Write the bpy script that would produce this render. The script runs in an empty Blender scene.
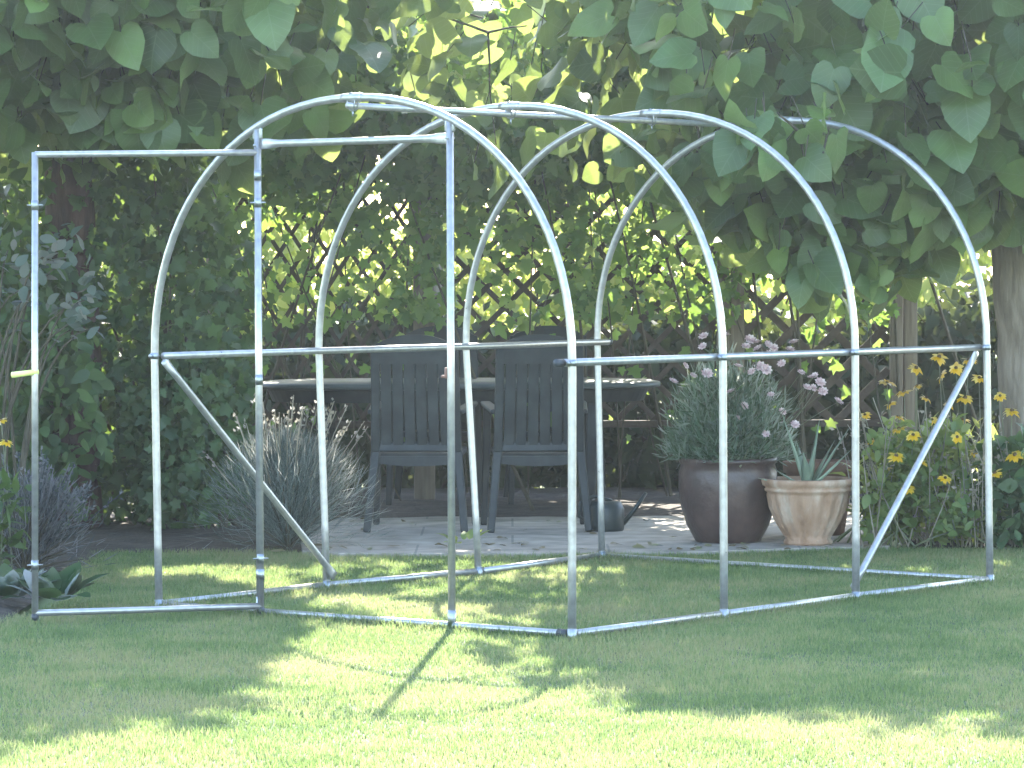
import bpy, bmesh, math
import numpy as np
from mathutils import Vector, Matrix

rng = np.random.default_rng(11)
scene = bpy.context.scene
COL = scene.collection
PI = math.pi

# ------------------------------------------------------------------ camera numbers (metres, fitted to the frame's own perspective)
CAM_H, PITCH, FOC, ROLL = 1.3234, 0.03208, 3657.9, -0.00335

def ray(px, py):
    a, b = px - 512, py - 384
    cr, sr = math.cos(ROLL), math.sin(ROLL)
    x = (a * cr + b * sr) / FOC
    u = -(-a * sr + b * cr) / FOC
    c, s = math.cos(PITCH), math.sin(PITCH)
    return np.array([x, c + u * s, -s + u * c])

def G(px, py, z=0.0):                       # point on the ground seen at a pixel of the photograph
    d = ray(px, py)
    t = (z - CAM_H) / d[2]
    return np.array([d[0] * t, d[1] * t, z])

def P(px, py, Y):                           # point at depth Y seen at a pixel
    d = ray(px, py)
    t = Y / d[1]
    return np.array([d[0] * t, Y, CAM_H + d[2] * t])

# ------------------------------------------------------------------ mesh helpers
class Soup:
    def __init__(self):
        self.v = []; self.f = {}; self.n = 0; self.uv = []
    def add(self, v, polys):
        v = np.asarray(v, dtype=np.float32).reshape(-1, 3)
        for p in polys:
            p = np.asarray(p, dtype=np.int32)
            if p.size:
                self.f.setdefault(p.shape[1], []).append(p + self.n)
        self.v.append(v); self.n += len(v)
        return self
    def build(self, name, mat, parent=None, smooth=True):
        me = bpy.data.meshes.new(name)
        v = np.concatenate(self.v)
        me.vertices.add(len(v)); me.vertices.foreach_set('co', v.ravel())
        loops, starts, c = [], [], 0
        for k, fl in self.f.items():
            a = np.concatenate(fl)
            loops.append(a.ravel())
            starts.append(np.arange(len(a), dtype=np.int32) * k + c)
            c += a.size
        loops = np.concatenate(loops).astype(np.int32); starts = np.concatenate(starts).astype(np.int32)
        me.loops.add(len(loops)); me.loops.foreach_set('vertex_index', loops)
        me.polygons.add(len(starts)); me.polygons.foreach_set('loop_start', starts)
        me.update(calc_edges=True)
        me.polygons.foreach_set('use_smooth', np.full(len(starts), smooth, dtype=bool))
        if self.uv and sum(len(u) for u in self.uv) == len(v):
            at = me.attributes.new('leaf', 'FLOAT_VECTOR', 'POINT'); at.data.foreach_set('vector', np.concatenate(self.uv).astype(np.float32).ravel())
        me.validate()
        me.materials.append(mat)
        o = bpy.data.objects.new(name, me); COL.objects.link(o)
        if parent is not None: o.parent = parent
        return o

def norm(a):
    return a / np.maximum(np.linalg.norm(a, axis=-1, keepdims=True), 1e-9)

def tube(s, path, rad, n=8, caps=True):
    p = np.asarray(path, float); m = len(p)
    r = np.broadcast_to(np.asarray(rad, float), (m,))
    t = np.zeros_like(p); t[1:-1] = p[2:] - p[:-2]; t[0] = p[1] - p[0]; t[-1] = p[-1] - p[-2]
    t = norm(t)
    ref = np.array([0, 0, 1.0]) if abs(t[0][2]) < .9 else np.array([1.0, 0, 0])
    u = norm(np.cross(t[0], ref)); us = [u]
    for i in range(1, m):
        u = u - t[i] * (u @ t[i]); u = u / max(np.linalg.norm(u), 1e-9); us.append(u)
    us = np.array(us); w = np.cross(t, us)
    a = np.arange(n) / n * 2 * PI
    v = p[:, None] + r[:, None, None] * (np.cos(a)[None, :, None] * us[:, None] + np.sin(a)[None, :, None] * w[:, None])
    idx = np.arange(m * n).reshape(m, n); nx = np.roll(idx, -1, axis=1)
    q = np.stack([idx[:-1], nx[:-1], nx[1:], idx[1:]], -1).reshape(-1, 4)
    polys = [q]
    if caps:
        polys += [idx[0][::-1][None], idx[-1][None]]
    s.add(v, polys)
    return s

def lathe(s, prof, n=32, centre=(0, 0, 0), flute=None):
    prof = np.asarray(prof, float); m = len(prof)
    a = np.arange(n) / n * 2 * PI
    r = np.repeat(prof[:, 0][:, None], n, 1)
    if flute is not None: r = r * (1 + np.asarray(flute)[:, None] * np.cos(a * 18)[None])
    v = np.stack([r * np.cos(a), r * np.sin(a), np.repeat(prof[:, 1][:, None], n, 1)], -1) + np.asarray(centre)
    idx = np.arange(m * n).reshape(m, n); nx = np.roll(idx, -1, axis=1)
    s.add(v, [np.stack([idx[:-1], nx[:-1], nx[1:], idx[1:]], -1).reshape(-1, 4), idx[-1][None], idx[0][::-1][None]])
    return s

def rbox(s, size, loc=(0, 0, 0), rot=None, bev=.004, taper=None):
    bm = bmesh.new(); bmesh.ops.create_cube(bm, size=1)
    for v in bm.verts:
        k = 1.0 if taper is None or v.co.z > 0 else taper
        v.co = Vector((v.co.x * size[0] * k, v.co.y * size[1] * k, v.co.z * size[2]))
    if bev: bmesh.ops.bevel(bm, geom=bm.edges[:] , offset=min(bev, min(size) * .45), segments=2, affect='EDGES', profile=.5)
    M = Matrix.Translation(loc) @ (rot if rot is not None else Matrix.Identity(4))
    bm.transform(M); bm.verts.index_update()
    v = np.array([x.co[:] for x in bm.verts]); by = {}
    for f in bm.faces: by.setdefault(len(f.verts), []).append([x.index for x in f.verts])
    s.add(v, [np.array(x) for x in by.values()]); bm.free()
    return s

def beam(s, a, b, w, d, side=(1, 0, 0), bev=.004, taper=None):
    a, b = Vector(a), Vector(b); z = (b - a); L = z.length; z.normalize()
    x = Vector(side); x = (x - z * x.dot(z)).normalized(); y = z.cross(x)
    R = Matrix((x, y, z)).transposed().to_4x4()
    return rbox(s, (w, d, L), (a + b) / 2, R, bev, taper)

# ------------------------------------------------------------------ leaf templates: x across, y petiole to tip, z upper face
def leaf_template(half, mids):
    h = np.array(half, float); m = len(h)          # half outline right side, last = tip
    md = np.array(mids, float)                     # midrib y's, m of them; last = tip
    V = [[0, y, 0] for y in md]
    V += [[x, y, 0] for x, y in h[:-1]] + [[-x, y, 0] for x, y in h[:-1]]
    R0, L0 = m, m + m - 1
    q, t = [], []
    for i in range(m - 2):
        q.append([i, R0 + i, R0 + i + 1, i + 1]); q.append([i, i + 1, L0 + i + 1, L0 + i])
    i = m - 2
    t.append([i, R0 + i, m - 1]); t.append([i, m - 1, L0 + i])
    return np.array(V), [np.array(q), np.array(t)]

HEART = leaf_template([(.15, -.12), (.36, -.13), (.52, .02), (.56, .24), (.50, .48), (.38, .69), (.22, .87), (0, .97)],
                      [0, .06, .16, .3, .48, .67, .85, 1.04])
OVAL = leaf_template([(.13, .06), (.27, .3), (.27, .55), (.15, .82), (0, 1)], [0, .3, .55, .8, 1])
LANCE = leaf_template([(.06, .06), (.12, .35), (.08, .72), (0, 1)], [0, .35, .7, 1])
HOSTA = leaf_template([(.12, .02), (.3, .2), (.34, .45), (.22, .75), (.08, .93), (0, 1)], [0, .2, .42, .68, .88, 1])
LOBED = leaf_template([(.1, -.06), (.38, -.02), (.3, .2), (.55, .42), (.24, .5), (.2, .72), (0, 1)],
                      [0, .05, .22, .36, .52, .74, 1])
BLADE = (np.array([[-.5, 0, 0], [.5, 0, 0], [-.38, .5, 0], [.38, .5, 0], [0, 1, 0]]), [np.array([[0, 1, 3, 2]]), np.array([[2, 3, 4]])])
SMALL = (np.array([[0, 0, 0], [.3, .45, .04], [0, 1, 0], [-.3, .45, .04], [0, .45, -.03]]),
         [np.array([[0, 1, 4], [4, 1, 2], [0, 4, 3], [3, 4, 2]])])

def scatter(s, tpl, pos, tip, nrm, size, width=None, droop=.25, fold=.22, wav=.05):
    """one leaf of the template per position"""
    V, polys = tpl
    N = len(pos)
    tip = norm(np.asarray(tip, float)); nrm = np.asarray(nrm, float)
    nrm = norm(nrm - tip * np.sum(nrm * tip, -1, keepdims=True))
    xax = np.cross(tip, nrm)
    size = np.broadcast_to(np.asarray(size, float), (N,))
    wd = np.broadcast_to(np.asarray(1.0 if width is None else width, float), (N,))
    x = V[None, :, 0] * wd[:, None]; y = np.repeat(V[None, :, 1], N, 0)
    dr = (np.broadcast_to(droop, (N,)) * rng.uniform(.2, 1.6, N))[:, None]
    fo = (np.broadcast_to(fold, (N,)) * rng.uniform(-.2, 1.5, N))[:, None]
    ph = rng.uniform(0, 6.28, N)[:, None]
    z = V[None, :, 2] - dr * y * y + fo * np.abs(x) + wav * np.sin(y * 7 + ph) * np.abs(x) * 2 + wav * np.sin(ph * 3) * x * y * 3
    W = pos[:, None] + size[:, None, None] * (x[..., None] * xax[:, None] + y[..., None] * tip[:, None] + z[..., None] * nrm[:, None])
    off = (np.arange(N) * len(V))[:, None, None]
    if tpl is HEART: s.uv.append(np.tile(V, (N, 1)))
    s.add(W.reshape(-1, 3), [(p[None] + off).reshape(-1, p.shape[1]) for p in polys])
    return s

def runit(n):
    return norm(rng.normal(size=(n, 3)))

def vnoise(p, f, seed=0):
    """cheap smooth pseudo noise, about -1..1"""
    p = np.asarray(p) * f + seed * 3.17
    x, y, z = p[..., 0], p[..., 1], p[..., 2]
    return (np.sin(x * 1.7 + 1.3 * np.sin(y * 1.1 + z)) + np.sin(y * 1.9 + 1.2 * np.sin(z * 1.3 - x)) + np.sin(z * 1.6 + 1.4 * np.sin(x * .9 + y * .7))) / 3

# ------------------------------------------------------------------ materials
def new_mat(name):
    m = bpy.data.materials.new(name); m.use_nodes = True
    nt = m.node_tree; nt.nodes.clear()
    out = nt.nodes.new('ShaderNodeOutputMaterial')
    return m, nt, out

def ramp(nt, fac, cols):
    r = nt.nodes.new('ShaderNodeValToRGB')
    e = r.color_ramp.elements
    while len(e) < len(cols): e.new(.5)
    for i, (p, c) in enumerate(cols):
        e[i].position = p; e[i].color = (*c, 1)
    nt.links.new(fac, r.inputs[0])
    return r.outputs[0]

def leaf_mat(name, cols, trans, mix=.4, rough=.5, spec=.35, scale=0.0, veins=False):
    m, nt, out = new_mat(name)
    geo = nt.nodes.new('ShaderNodeNewGeometry')
    c = ramp(nt, geo.outputs['Random Per Island'], [(i / max(1, len(cols) - 1), k) for i, k in enumerate(cols)])
    t = ramp(nt, geo.outputs['Random Per Island'], [(i / max(1, len(trans) - 1), k) for i, k in enumerate(trans)])
    tc = nt.nodes.new('ShaderNodeTexCoord'); nz = nt.nodes.new('ShaderNodeTexNoise')
    nz.inputs['Scale'].default_value = 9; nz.inputs['Detail'].default_value = 4
    nt.links.new(tc.outputs['Object'], nz.inputs['Vector'])
    mr = nt.nodes.new('ShaderNodeMapRange'); mr.inputs['From Min'].default_value = .3; mr.inputs['From Max'].default_value = .7
    mr.inputs['To Min'].default_value = .72; mr.inputs['To Max'].default_value = 1.25
    nt.links.new(nz.outputs['Fac'], mr.inputs['Value'])
    mul = nt.nodes.new('ShaderNodeMix'); mul.data_type = 'RGBA'; mul.blend_type = 'MULTIPLY'; mul.inputs[0].default_value = 1
    nt.links.new(c, mul.inputs[6]); nt.links.new(mr.outputs[0], mul.inputs[7])
    b = nt.nodes.new('ShaderNodeBsdfPrincipled')
    b.inputs['Roughness'].default_value = rough; b.inputs['Specular IOR Level'].default_value = spec
    nt.links.new(mul.outputs[2], b.inputs['Base Color'])
    if veins:
        at = nt.nodes.new('ShaderNodeAttribute'); at.attribute_name = 'leaf'
        sp = nt.nodes.new('ShaderNodeSeparateXYZ'); nt.links.new(at.outputs['Vector'], sp.inputs[0])
        def mth(op, a, b_=None, c_=None):
            n_ = nt.nodes.new('ShaderNodeMath'); n_.operation = op
            for i_, q in enumerate((a, b_, c_)):
                if q is None: continue
                if isinstance(q, (int, float)): n_.inputs[i_].default_value = q
                else: nt.links.new(q, n_.inputs[i_])
            return n_.outputs[0]
        ax = mth('ABSOLUTE', sp.outputs[0])
        mid = mth('LESS_THAN', ax, .014)
        fr_ = mth('FRACT', mth('MULTIPLY', mth('SUBTRACT', sp.outputs[1], mth('MULTIPLY', ax, .75)), 5.5))
        side = mth('LESS_THAN', mth('ABSOLUTE', mth('SUBTRACT', fr_, .5)), .045)
        vn = mth('MULTIPLY', mth('MAXIMUM', mid, side), .42)
        mv = nt.nodes.new('ShaderNodeMix'); mv.data_type = 'RGBA'; nt.links.new(vn, mv.inputs[0])
        nt.links.new(mul.outputs[2], mv.inputs[6]); mv.inputs[7].default_value = (.16, .21, .10, 1)
        nt.links.new(mv.outputs[2], b.inputs['Base Color'])
    tr = nt.nodes.new('ShaderNodeBsdfTranslucent'); nt.links.new(t, tr.inputs['Color'])
    mx = nt.nodes.new('ShaderNodeMixShader'); mx.inputs[0].default_value = mix
    nt.links.new(b.outputs[0], mx.inputs[1]); nt.links.new(tr.outputs[0], mx.inputs[2])
    nt.links.new(mx.outputs[0], out.inputs['Surface'])
    return m

def solid_mat(name, cols, rough=.6, metal=0.0, scale=6, bump=0.0, bscale=40, spec=.4, stretch=None, detail=5):
    m, nt, out = new_mat(name)
    tc = nt.nodes.new('ShaderNodeTexCoord'); vec = tc.outputs['Object']
    if stretch:
        mp = nt.nodes.new('ShaderNodeMapping'); mp.inputs['Scale'].default_value = stretch
        nt.links.new(vec, mp.inputs['Vector']); vec = mp.outputs[0]
    nz = nt.nodes.new('ShaderNodeTexNoise'); nz.inputs['Scale'].default_value = scale; nz.inputs['Detail'].default_value = detail
    nt.links.new(vec, nz.inputs['Vector'])
    n = len(cols)
    c = ramp(nt, nz.outputs['Fac'], [(.3 + .4 * i / max(1, n - 1), k) for i, k in enumerate(cols)])
    b = nt.nodes.new('ShaderNodeBsdfPrincipled')
    nt.links.new(c, b.inputs['Base Color'])
    b.inputs['Roughness'].default_value = rough; b.inputs['Metallic'].default_value = metal
    b.inputs['Specular IOR Level'].default_value = spec
    if metal:
        mr = nt.nodes.new('ShaderNodeMapRange'); mr.inputs['To Min'].default_value = rough * .7; mr.inputs['To Max'].default_value = rough * 1.4
        nt.links.new(nz.outputs['Fac'], mr.inputs['Value']); nt.links.new(mr.outputs[0], b.inputs['Roughness'])
    if bump:
        n2 = nt.nodes.new('ShaderNodeTexNoise'); n2.inputs['Scale'].default_value = bscale; n2.inputs['Detail'].default_value = 6
        nt.links.new(vec, n2.inputs['Vector'])
        bp = nt.nodes.new('ShaderNodeBump'); bp.inputs['Strength'].default_value = bump; bp.inputs['Distance'].default_value = .02
        nt.links.new(n2.outputs['Fac'], bp.inputs['Height']); nt.links.new(bp.outputs[0], b.inputs['Normal'])
    nt.links.new(b.outputs[0], out.inputs['Surface'])
    return m

M_GALV = solid_mat('galvanised_steel', [(.28, .28, .275), (.335, .333, .325), (.39, .388, .38)], rough=.31, metal=.66, scale=34, detail=9)
M_ZINC = solid_mat('zinc_fitting', [(.22, .24, .25), (.38, .40, .41)], rough=.42, metal=1, scale=40)
M_DARKCAP = solid_mat('dark_plastic_cap', [(.02, .025, .03), (.035, .04, .045)], rough=.5)
M_YELLOW = solid_mat('pale_yellow_plastic', [(.62, .66, .18), (.7, .72, .25)], rough=.5)
M_COPPER = solid_mat('rusty_copper', [(.13, .065, .045), (.2, .10, .07)], rough=.6, scale=60)
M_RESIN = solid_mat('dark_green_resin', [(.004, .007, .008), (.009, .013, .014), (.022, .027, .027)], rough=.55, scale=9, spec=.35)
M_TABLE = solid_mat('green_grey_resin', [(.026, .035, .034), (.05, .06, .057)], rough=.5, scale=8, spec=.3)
M_GLAZE = solid_mat('brown_glazed_clay', [(.026, .017, .015), (.048, .029, .025), (.075, .048, .038)], rough=.38, scale=7, bump=.3, bscale=18, spec=.4)
M_TERRA = solid_mat('weathered_terracotta', [(.18, .10, .055), (.27, .165, .10), (.31, .20, .13), (.40, .31, .23)], rough=.9, scale=9, bump=.45, bscale=35, stretch=(1.3, 1.3, .7), detail=9)
M_TERRA_OLD = solid_mat('aged_terracotta', [(.13, .07, .045), (.2, .115, .08)], rough=.9, scale=7, bump=.3)
M_SOIL = solid_mat('garden_soil', [(.018, .013, .009), (.035, .026, .018), (.055, .042, .03)], rough=.95, scale=9, bump=.9, bscale=25)
M_WOOD = solid_mat('weathered_post_wood', [(.11, .088, .062), (.165, .135, .10), (.22, .18, .135)], rough=.85, scale=10, bump=.4, bscale=12, stretch=(3, 3, .25))
M_LATTICE = solid_mat('brown_lattice_wood', [(.035, .025, .018), (.06, .044, .032), (.085, .063, .046)], rough=.85, scale=9, bump=.3)
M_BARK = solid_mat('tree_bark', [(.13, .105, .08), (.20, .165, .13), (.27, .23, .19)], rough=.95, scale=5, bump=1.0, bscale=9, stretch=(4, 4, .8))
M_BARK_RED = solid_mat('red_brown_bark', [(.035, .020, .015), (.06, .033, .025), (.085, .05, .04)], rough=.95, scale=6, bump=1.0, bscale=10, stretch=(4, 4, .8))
M_TWIG = solid_mat('twig_bark', [(.035, .030, .018), (.075, .062, .038)], rough=.9, scale=15)
M_STEM = leaf_mat('green_stem', [(.05, .075, .025), (.09, .10, .045)], [(.12, .16, .04)], mix=.15)
M_DRYSTEM = leaf_mat('dry_stem', [(.14, .12, .08), (.22, .19, .13)], [(.2, .17, .1)], mix=.15)
M_CAN = solid_mat('dark_green_plastic', [(.012, .02, .02), (.02, .03, .03)], rough=.45)

M_CATALPA = leaf_mat('catalpa_leaf', [(.020, .045, .018), (.068, .130, .038), (.030, .062, .026), (.115, .19, .048), (.040, .082, .030), (.085, .15, .050), (.026, .055, .024)],
                     [(.26, .36, .08), (.38, .46, .13), (.32, .42, .10)], mix=.36, rough=.42, spec=.4, veins=True)
M_VINE = leaf_mat('vine_leaf', [(.055, .112, .036), (.078, .145, .045), (.105, .175, .056)],
                  [(.14, .24, .04), (.20, .32, .05), (.28, .40, .07), (.46, .54, .14)], mix=.45, rough=.5, spec=.3)
M_IVY = leaf_mat('dark_climber_leaf', [(.022, .048, .022), (.036, .072, .030), (.065, .115, .042)],
                 [(.13, .21, .03), (.2, .3, .05)], mix=.3, rough=.5, spec=.3)
M_BACKLEAF = leaf_mat('sunlit_bush_leaf', [(.06, .10, .025), (.09, .13, .035), (.12, .15, .05)],
                      [(.46, .56, .10), (.58, .64, .16), (.64, .66, .26)], mix=.55, rough=.5, spec=.3)
M_DARKHEDGE = leaf_mat('dark_hedge_leaf', [(.018, .032, .014), (.03, .045, .02), (.045, .05, .026)], [(.07, .10, .02), (.12, .14, .04)], mix=.25, rough=.6, spec=.25)
M_BLUELEAF = leaf_mat('blue_green_leaf', [(.035, .055, .040), (.05, .075, .056), (.065, .065, .045)], [(.08, .12, .05)], mix=.2, rough=.55, spec=.25)
M_GREY = leaf_mat('grey_green_needle', [(.045, .065, .055), (.07, .095, .08), (.10, .125, .105)], [(.08, .11, .07)], mix=.2, rough=.9, spec=.0)
M_LAV = leaf_mat('grey_purple_spike', [(.035, .045, .045), (.055, .062, .066), (.065, .06, .072)], [(.06, .07, .06)], mix=.2, rough=.9, spec=.0)
M_HOSTA = leaf_mat('hosta_leaf', [(.016, .040, .016), (.028, .06, .022)], [(.12, .2, .05)], mix=.25, rough=.9, spec=0.0)
M_PERENNIAL = leaf_mat('perennial_leaf', [(.06, .105, .035), (.09, .145, .05), (.14, .18, .07)], [(.30, .38, .06), (.42, .46, .12)], mix=.42, rough=.55, spec=.3)
M_DIANTH = leaf_mat('fine_grey_leaf', [(.028, .055, .030), (.04, .075, .04), (.05, .095, .038)], [(.10, .18, .05)], mix=.3, rough=.9, spec=.0)
M_ALOE = leaf_mat('aloe_leaf', [(.15, .20, .13), (.19, .24, .16)], [(.12, .18, .07)], mix=.12, rough=.45, spec=.4)
M_PINK = leaf_mat('pale_pink_petal', [(.50, .33, .33), (.58, .41, .40), (.62, .49, .46)], [(.5, .34, .33)], mix=.35, rough=.6, spec=.2)
M_GOLD = leaf_mat('golden_petal', [(.56, .33, .008), (.62, .40, .012), (.66, .47, .02)], [(.7, .48, .02)], mix=.45, rough=.6, spec=.2)
M_CONE = solid_mat('brown_flower_centre', [(.05, .028, .012), (.10, .06, .02)], rough=.9, scale=90)
M_DRYLEAF = leaf_mat('fallen_leaf', [(.10, .07, .035), (.16, .12, .05), (.10, .12, .04)], [(.2, .16, .05)], mix=.25, rough=.7, spec=.2)

def lawn_mats():
    def patch(nt):
        tc = nt.nodes.new('ShaderNodeTexCoord')
        n1 = nt.nodes.new('ShaderNodeTexNoise'); n1.inputs['Scale'].default_value = 1.1; n1.inputs['Detail'].default_value = 5; n1.inputs['Roughness'].default_value = .62
        nt.links.new(tc.outputs['Object'], n1.inputs['Vector'])
        n2 = nt.nodes.new('ShaderNodeTexNoise'); n2.inputs['Scale'].default_value = 7; n2.inputs['Detail'].default_value = 3
        nt.links.new(tc.outputs['Object'], n2.inputs['Vector'])
        mr_ = nt.nodes.new('ShaderNodeMapRange'); mr_.inputs['From Min'].default_value = .3; mr_.inputs['From Max'].default_value = .7; mr_.inputs['To Min'].default_value = .26; mr_.inputs['To Max'].default_value = .74
        nt.links.new(n1.outputs['Fac'], mr_.inputs['Value'])
        ad = nt.nodes.new('ShaderNodeMath'); ad.operation = 'MULTIPLY_ADD'; ad.inputs[1].default_value = .45
        nt.links.new(n2.outputs['Fac'], ad.inputs[0]); nt.links.new(mr_.outputs[0], ad.inputs[2])
        return ad.outputs[0]
    m, nt, out = new_mat('grass_blade')
    f = patch(nt)
    geo = nt.nodes.new('ShaderNodeNewGeometry')
    a2 = nt.nodes.new('ShaderNodeMath'); a2.operation = 'MULTIPLY_ADD'; a2.inputs[1].default_value = .34
    nt.links.new(geo.outputs['Random Per Island'], a2.inputs[0]); nt.links.new(f, a2.inputs[2])
    c = ramp(nt, a2.outputs[0], [(.62, (.052, .092, .034)), (.80, (.084, .134, .047)), (.95, (.130, .175, .062)), (1.0, (.21, .19, .09))])
    b = nt.nodes.new('ShaderNodeBsdfPrincipled'); b.inputs['Roughness'].default_value = .5; b.inputs['Specular IOR Level'].default_value = .35
    nt.links.new(c, b.inputs['Base Color'])
    t = ramp(nt, a2.outputs[0], [(.62, (.15, .23, .07)), (.85, (.22, .30, .10)), (1.0, (.31, .34, .15))])
    tr = nt.nodes.new('ShaderNodeBsdfTranslucent'); nt.links.new(t, tr.inputs['Color'])
    mx = nt.nodes.new('ShaderNodeMixShader'); mx.inputs[0].default_value = .45
    nt.links.new(b.outputs[0], mx.inputs[1]); nt.links.new(tr.outputs[0], mx.inputs[2]); nt.links.new(mx.outputs[0], out.inputs['Surface'])
    m2, nt, out = new_mat('lawn_turf')
    f = patch(nt)
    c = ramp(nt, f, [(.5, (.034, .052, .022)), (.72, (.058, .085, .034)), (.9, (.09, .10, .05))])
    b = nt.nodes.new('ShaderNodeBsdfPrincipled'); b.inputs['Roughness'].default_value = .95
    nt.links.new(c, b.inputs['Base Color']); nt.links.new(b.outputs[0], out.inputs['Surface'])
    return m, m2
M_BLADE, M_TURF = lawn_mats()

def paving_mat():
    m, nt, out = new_mat('pale_paving')
    tc = nt.nodes.new('ShaderNodeTexCoord')
    br = nt.nodes.new('ShaderNodeTexBrick'); br.inputs['Scale'].default_value = 1.0
    br.inputs['Brick Width'].default_value = .9; br.inputs['Row Height'].default_value = .6; br.inputs['Mortar Size'].default_value = .006
    br.inputs['Color1'].default_value = (.30, .262, .215, 1); br.inputs['Color2'].default_value = (.33, .29, .24, 1); br.inputs['Mortar'].default_value = (.19, .175, .15, 1)
    nt.links.new(tc.outputs['Object'], br.inputs['Vector'])
    nz = nt.nodes.new('ShaderNodeTexNoise'); nz.inputs['Scale'].default_value = 6; nz.inputs['Detail'].default_value = 8
    nt.links.new(tc.outputs['Object'], nz.inputs['Vector'])
    r = ramp(nt, nz.outputs['Fac'], [(.3, (.55, .55, .55)), (.7, (1.1, 1.1, 1.1))])
    mu = nt.nodes.new('ShaderNodeMix'); mu.data_type = 'RGBA'; mu.blend_type = 'MULTIPLY'; mu.inputs[0].default_value = 1
    nt.links.new(br.outputs[0], mu.inputs[6]); nt.links.new(r, mu.inputs[7])
    b = nt.nodes.new('ShaderNodeBsdfPrincipled'); b.inputs['Roughness'].default_value = .9
    nt.links.new(mu.outputs[2], b.inputs['Base Color'])
    bp = nt.nodes.new('ShaderNodeBump'); bp.inputs['Strength'].default_value = .3; bp.inputs['Distance'].default_value = .01
    nt.links.new(nz.outputs['Fac'], bp.inputs['Height']); nt.links.new(bp.outputs[0], b.inputs['Normal'])
    nt.links.new(b.outputs[0], out.inputs['Surface'])
    return m
M_PAVE = paving_mat()
M_FIELD = solid_mat('far_grass', [(.05, .085, .025), (.075, .115, .035), (.11, .13, .05)], rough=.95, scale=.8)

# ------------------------------------------------------------------ tagging
def tag(o, label=None, cat=None, group=None, kind=None):
    if label: o['label'] = label
    if cat: o['category'] = cat
    if group: o['group'] = group
    if kind: o['kind'] = kind
    return o

def thing(name, label, cat, loc=(0, 0, 0), rz=0.0, group=None):
    o = bpy.data.objects.new(name, None); COL.objects.link(o)
    o.location = Vector([float(x) for x in loc]); o.rotation_euler = (0, 0, rz); o.empty_display_size = .1
    return tag(o, label, cat, group)

def copy_tree(o, parent=None):
    c = o.copy(); COL.objects.link(c)
    if parent is not None: c.parent = parent
    for ch in list(o.children): copy_tree(ch, c)
    return c

# ================================================================== GROUND
def sheet(name, pts, z, mat, kind='structure'):
    s = Soup(); pts = np.array([[x, y, z] for x, y in pts]); s.add(pts, [np.arange(len(pts))[None]])
    return tag(s.build(name, mat, smooth=False), kind=kind)

sheet('ground', [(-120, -120), (120, -120), (120, 120), (-120, 120)], -.034, M_FIELD)
# lawn outline: bed edge on the left, patio behind, flower bed on the right
LAWN = [(-9, -6), (9, -6), (9, 17.2), (3.0, 17.25), (2.45, 17.22), (1.75, 17.20), (1.2, 17.08), (.9, 16.94), (.4, 16.87), (-.3, 16.85), (-.85, 16.89),
        (-1.0, 17.05), (-1.3, 17.28), (-1.97, 17.32), (-2.05, 16.6), (-1.9, 15.7), (-1.78, 14.9), (-1.83, 14.2), (-2.1, 13.7), (-2.8, 13.2), (-9, 12.6)]
sheet('lawn', LAWN, -.017, M_TURF)

def inside(px, py, poly):
    poly = np.array(poly); n = len(poly); c = np.zeros(len(px), bool); j = n - 1
    for i in range(n):
        xi, yi = poly[i]; xj, yj = poly[j]
        m = ((yi > py) != (yj > py)) & (px < (xj - xi) * (py - yi) / (yj - yi + 1e-12) + xi)
        c ^= m; j = i
    return c

def make_grass():
    def pts(n, x0, x1, y0, y1):
        return np.stack([rng.uniform(x0, x1, n), rng.uniform(y0, y1, n)], 1)
    allp = []
    a = pts(640000, -2.9, 2.9, 9.2, 17.3)                    # the part the photo looks at
    w = .145 * a[:, 1] + .12
    allp.append(a[np.abs(a[:, 0]) < w])
    b = pts(160000, -6, 6, 7, 17.3)
    allp.append(b[np.abs(b[:, 0]) >= .145 * b[:, 1] + .12])
    allp.append(pts(30000, -6, 6, 3, 9.2))
    p = np.concatenate(allp)
    # tufts along the rails, where the mower does not reach
    fr_, fl_ = [G(*q)[:2] for q in ((572, 635), (990, 580))], [G(*q)[:2] for q in ((159, 605), (602, 556))]
    n0 = sum(len(q) for q in allp); tuft = []
    for a_, b_ in ((fr_[0], fr_[1]), (fl_[0], fl_[1]), (fr_[0], fl_[0]), (fr_[1], fl_[1])):
        u = rng.random((7000, 1)); tuft.append(a_ + (b_ - a_) * u + rng.normal(0, .022, (7000, 2)))
    p = np.concatenate([p] + tuft)
    # ragged edge
    jx = p + rng.normal(0, .022, p.shape)
    ins_ = inside(jx[:, 0], jx[:, 1], LAWN); tall = (np.arange(len(p)) >= n0)[ins_]; p = p[ins_]
    N = len(p)
    p3 = np.concatenate([p, np.full((N, 1), -.020)], 1)
    cl = vnoise(np.concatenate([p, np.zeros((N, 1))], 1), 2.4, 1) + .5 * vnoise(np.concatenate([p, np.zeros((N, 1))], 1), 9, 2)
    h = rng.uniform(.014, .033, N) * (1 + .25 * cl)
    far = rng.random(N) < .006; h[far] *= 1.5; h[tall] *= rng.uniform(1.0, 1.75, int(tall.sum()))
    ang = rng.uniform(0, 2 * PI, N); tilt = np.abs(rng.normal(0, .55, N))
    tip = np.stack([np.cos(ang) * np.sin(tilt), np.sin(ang) * np.sin(tilt), np.cos(tilt)], 1)
    an2 = rng.uniform(0, 2 * PI, N)
    nrm = np.stack([np.cos(an2), np.sin(an2), np.full(N, .15)], 1)
    s = Soup(); scatter(s, BLADE, p3, tip, nrm, h, width=rng.uniform(.0022, .0044, N) / h, droop=.25, fold=0, wav=0)
    tag(s.build('grass', M_BLADE), kind='stuff')
make_grass()

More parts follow.
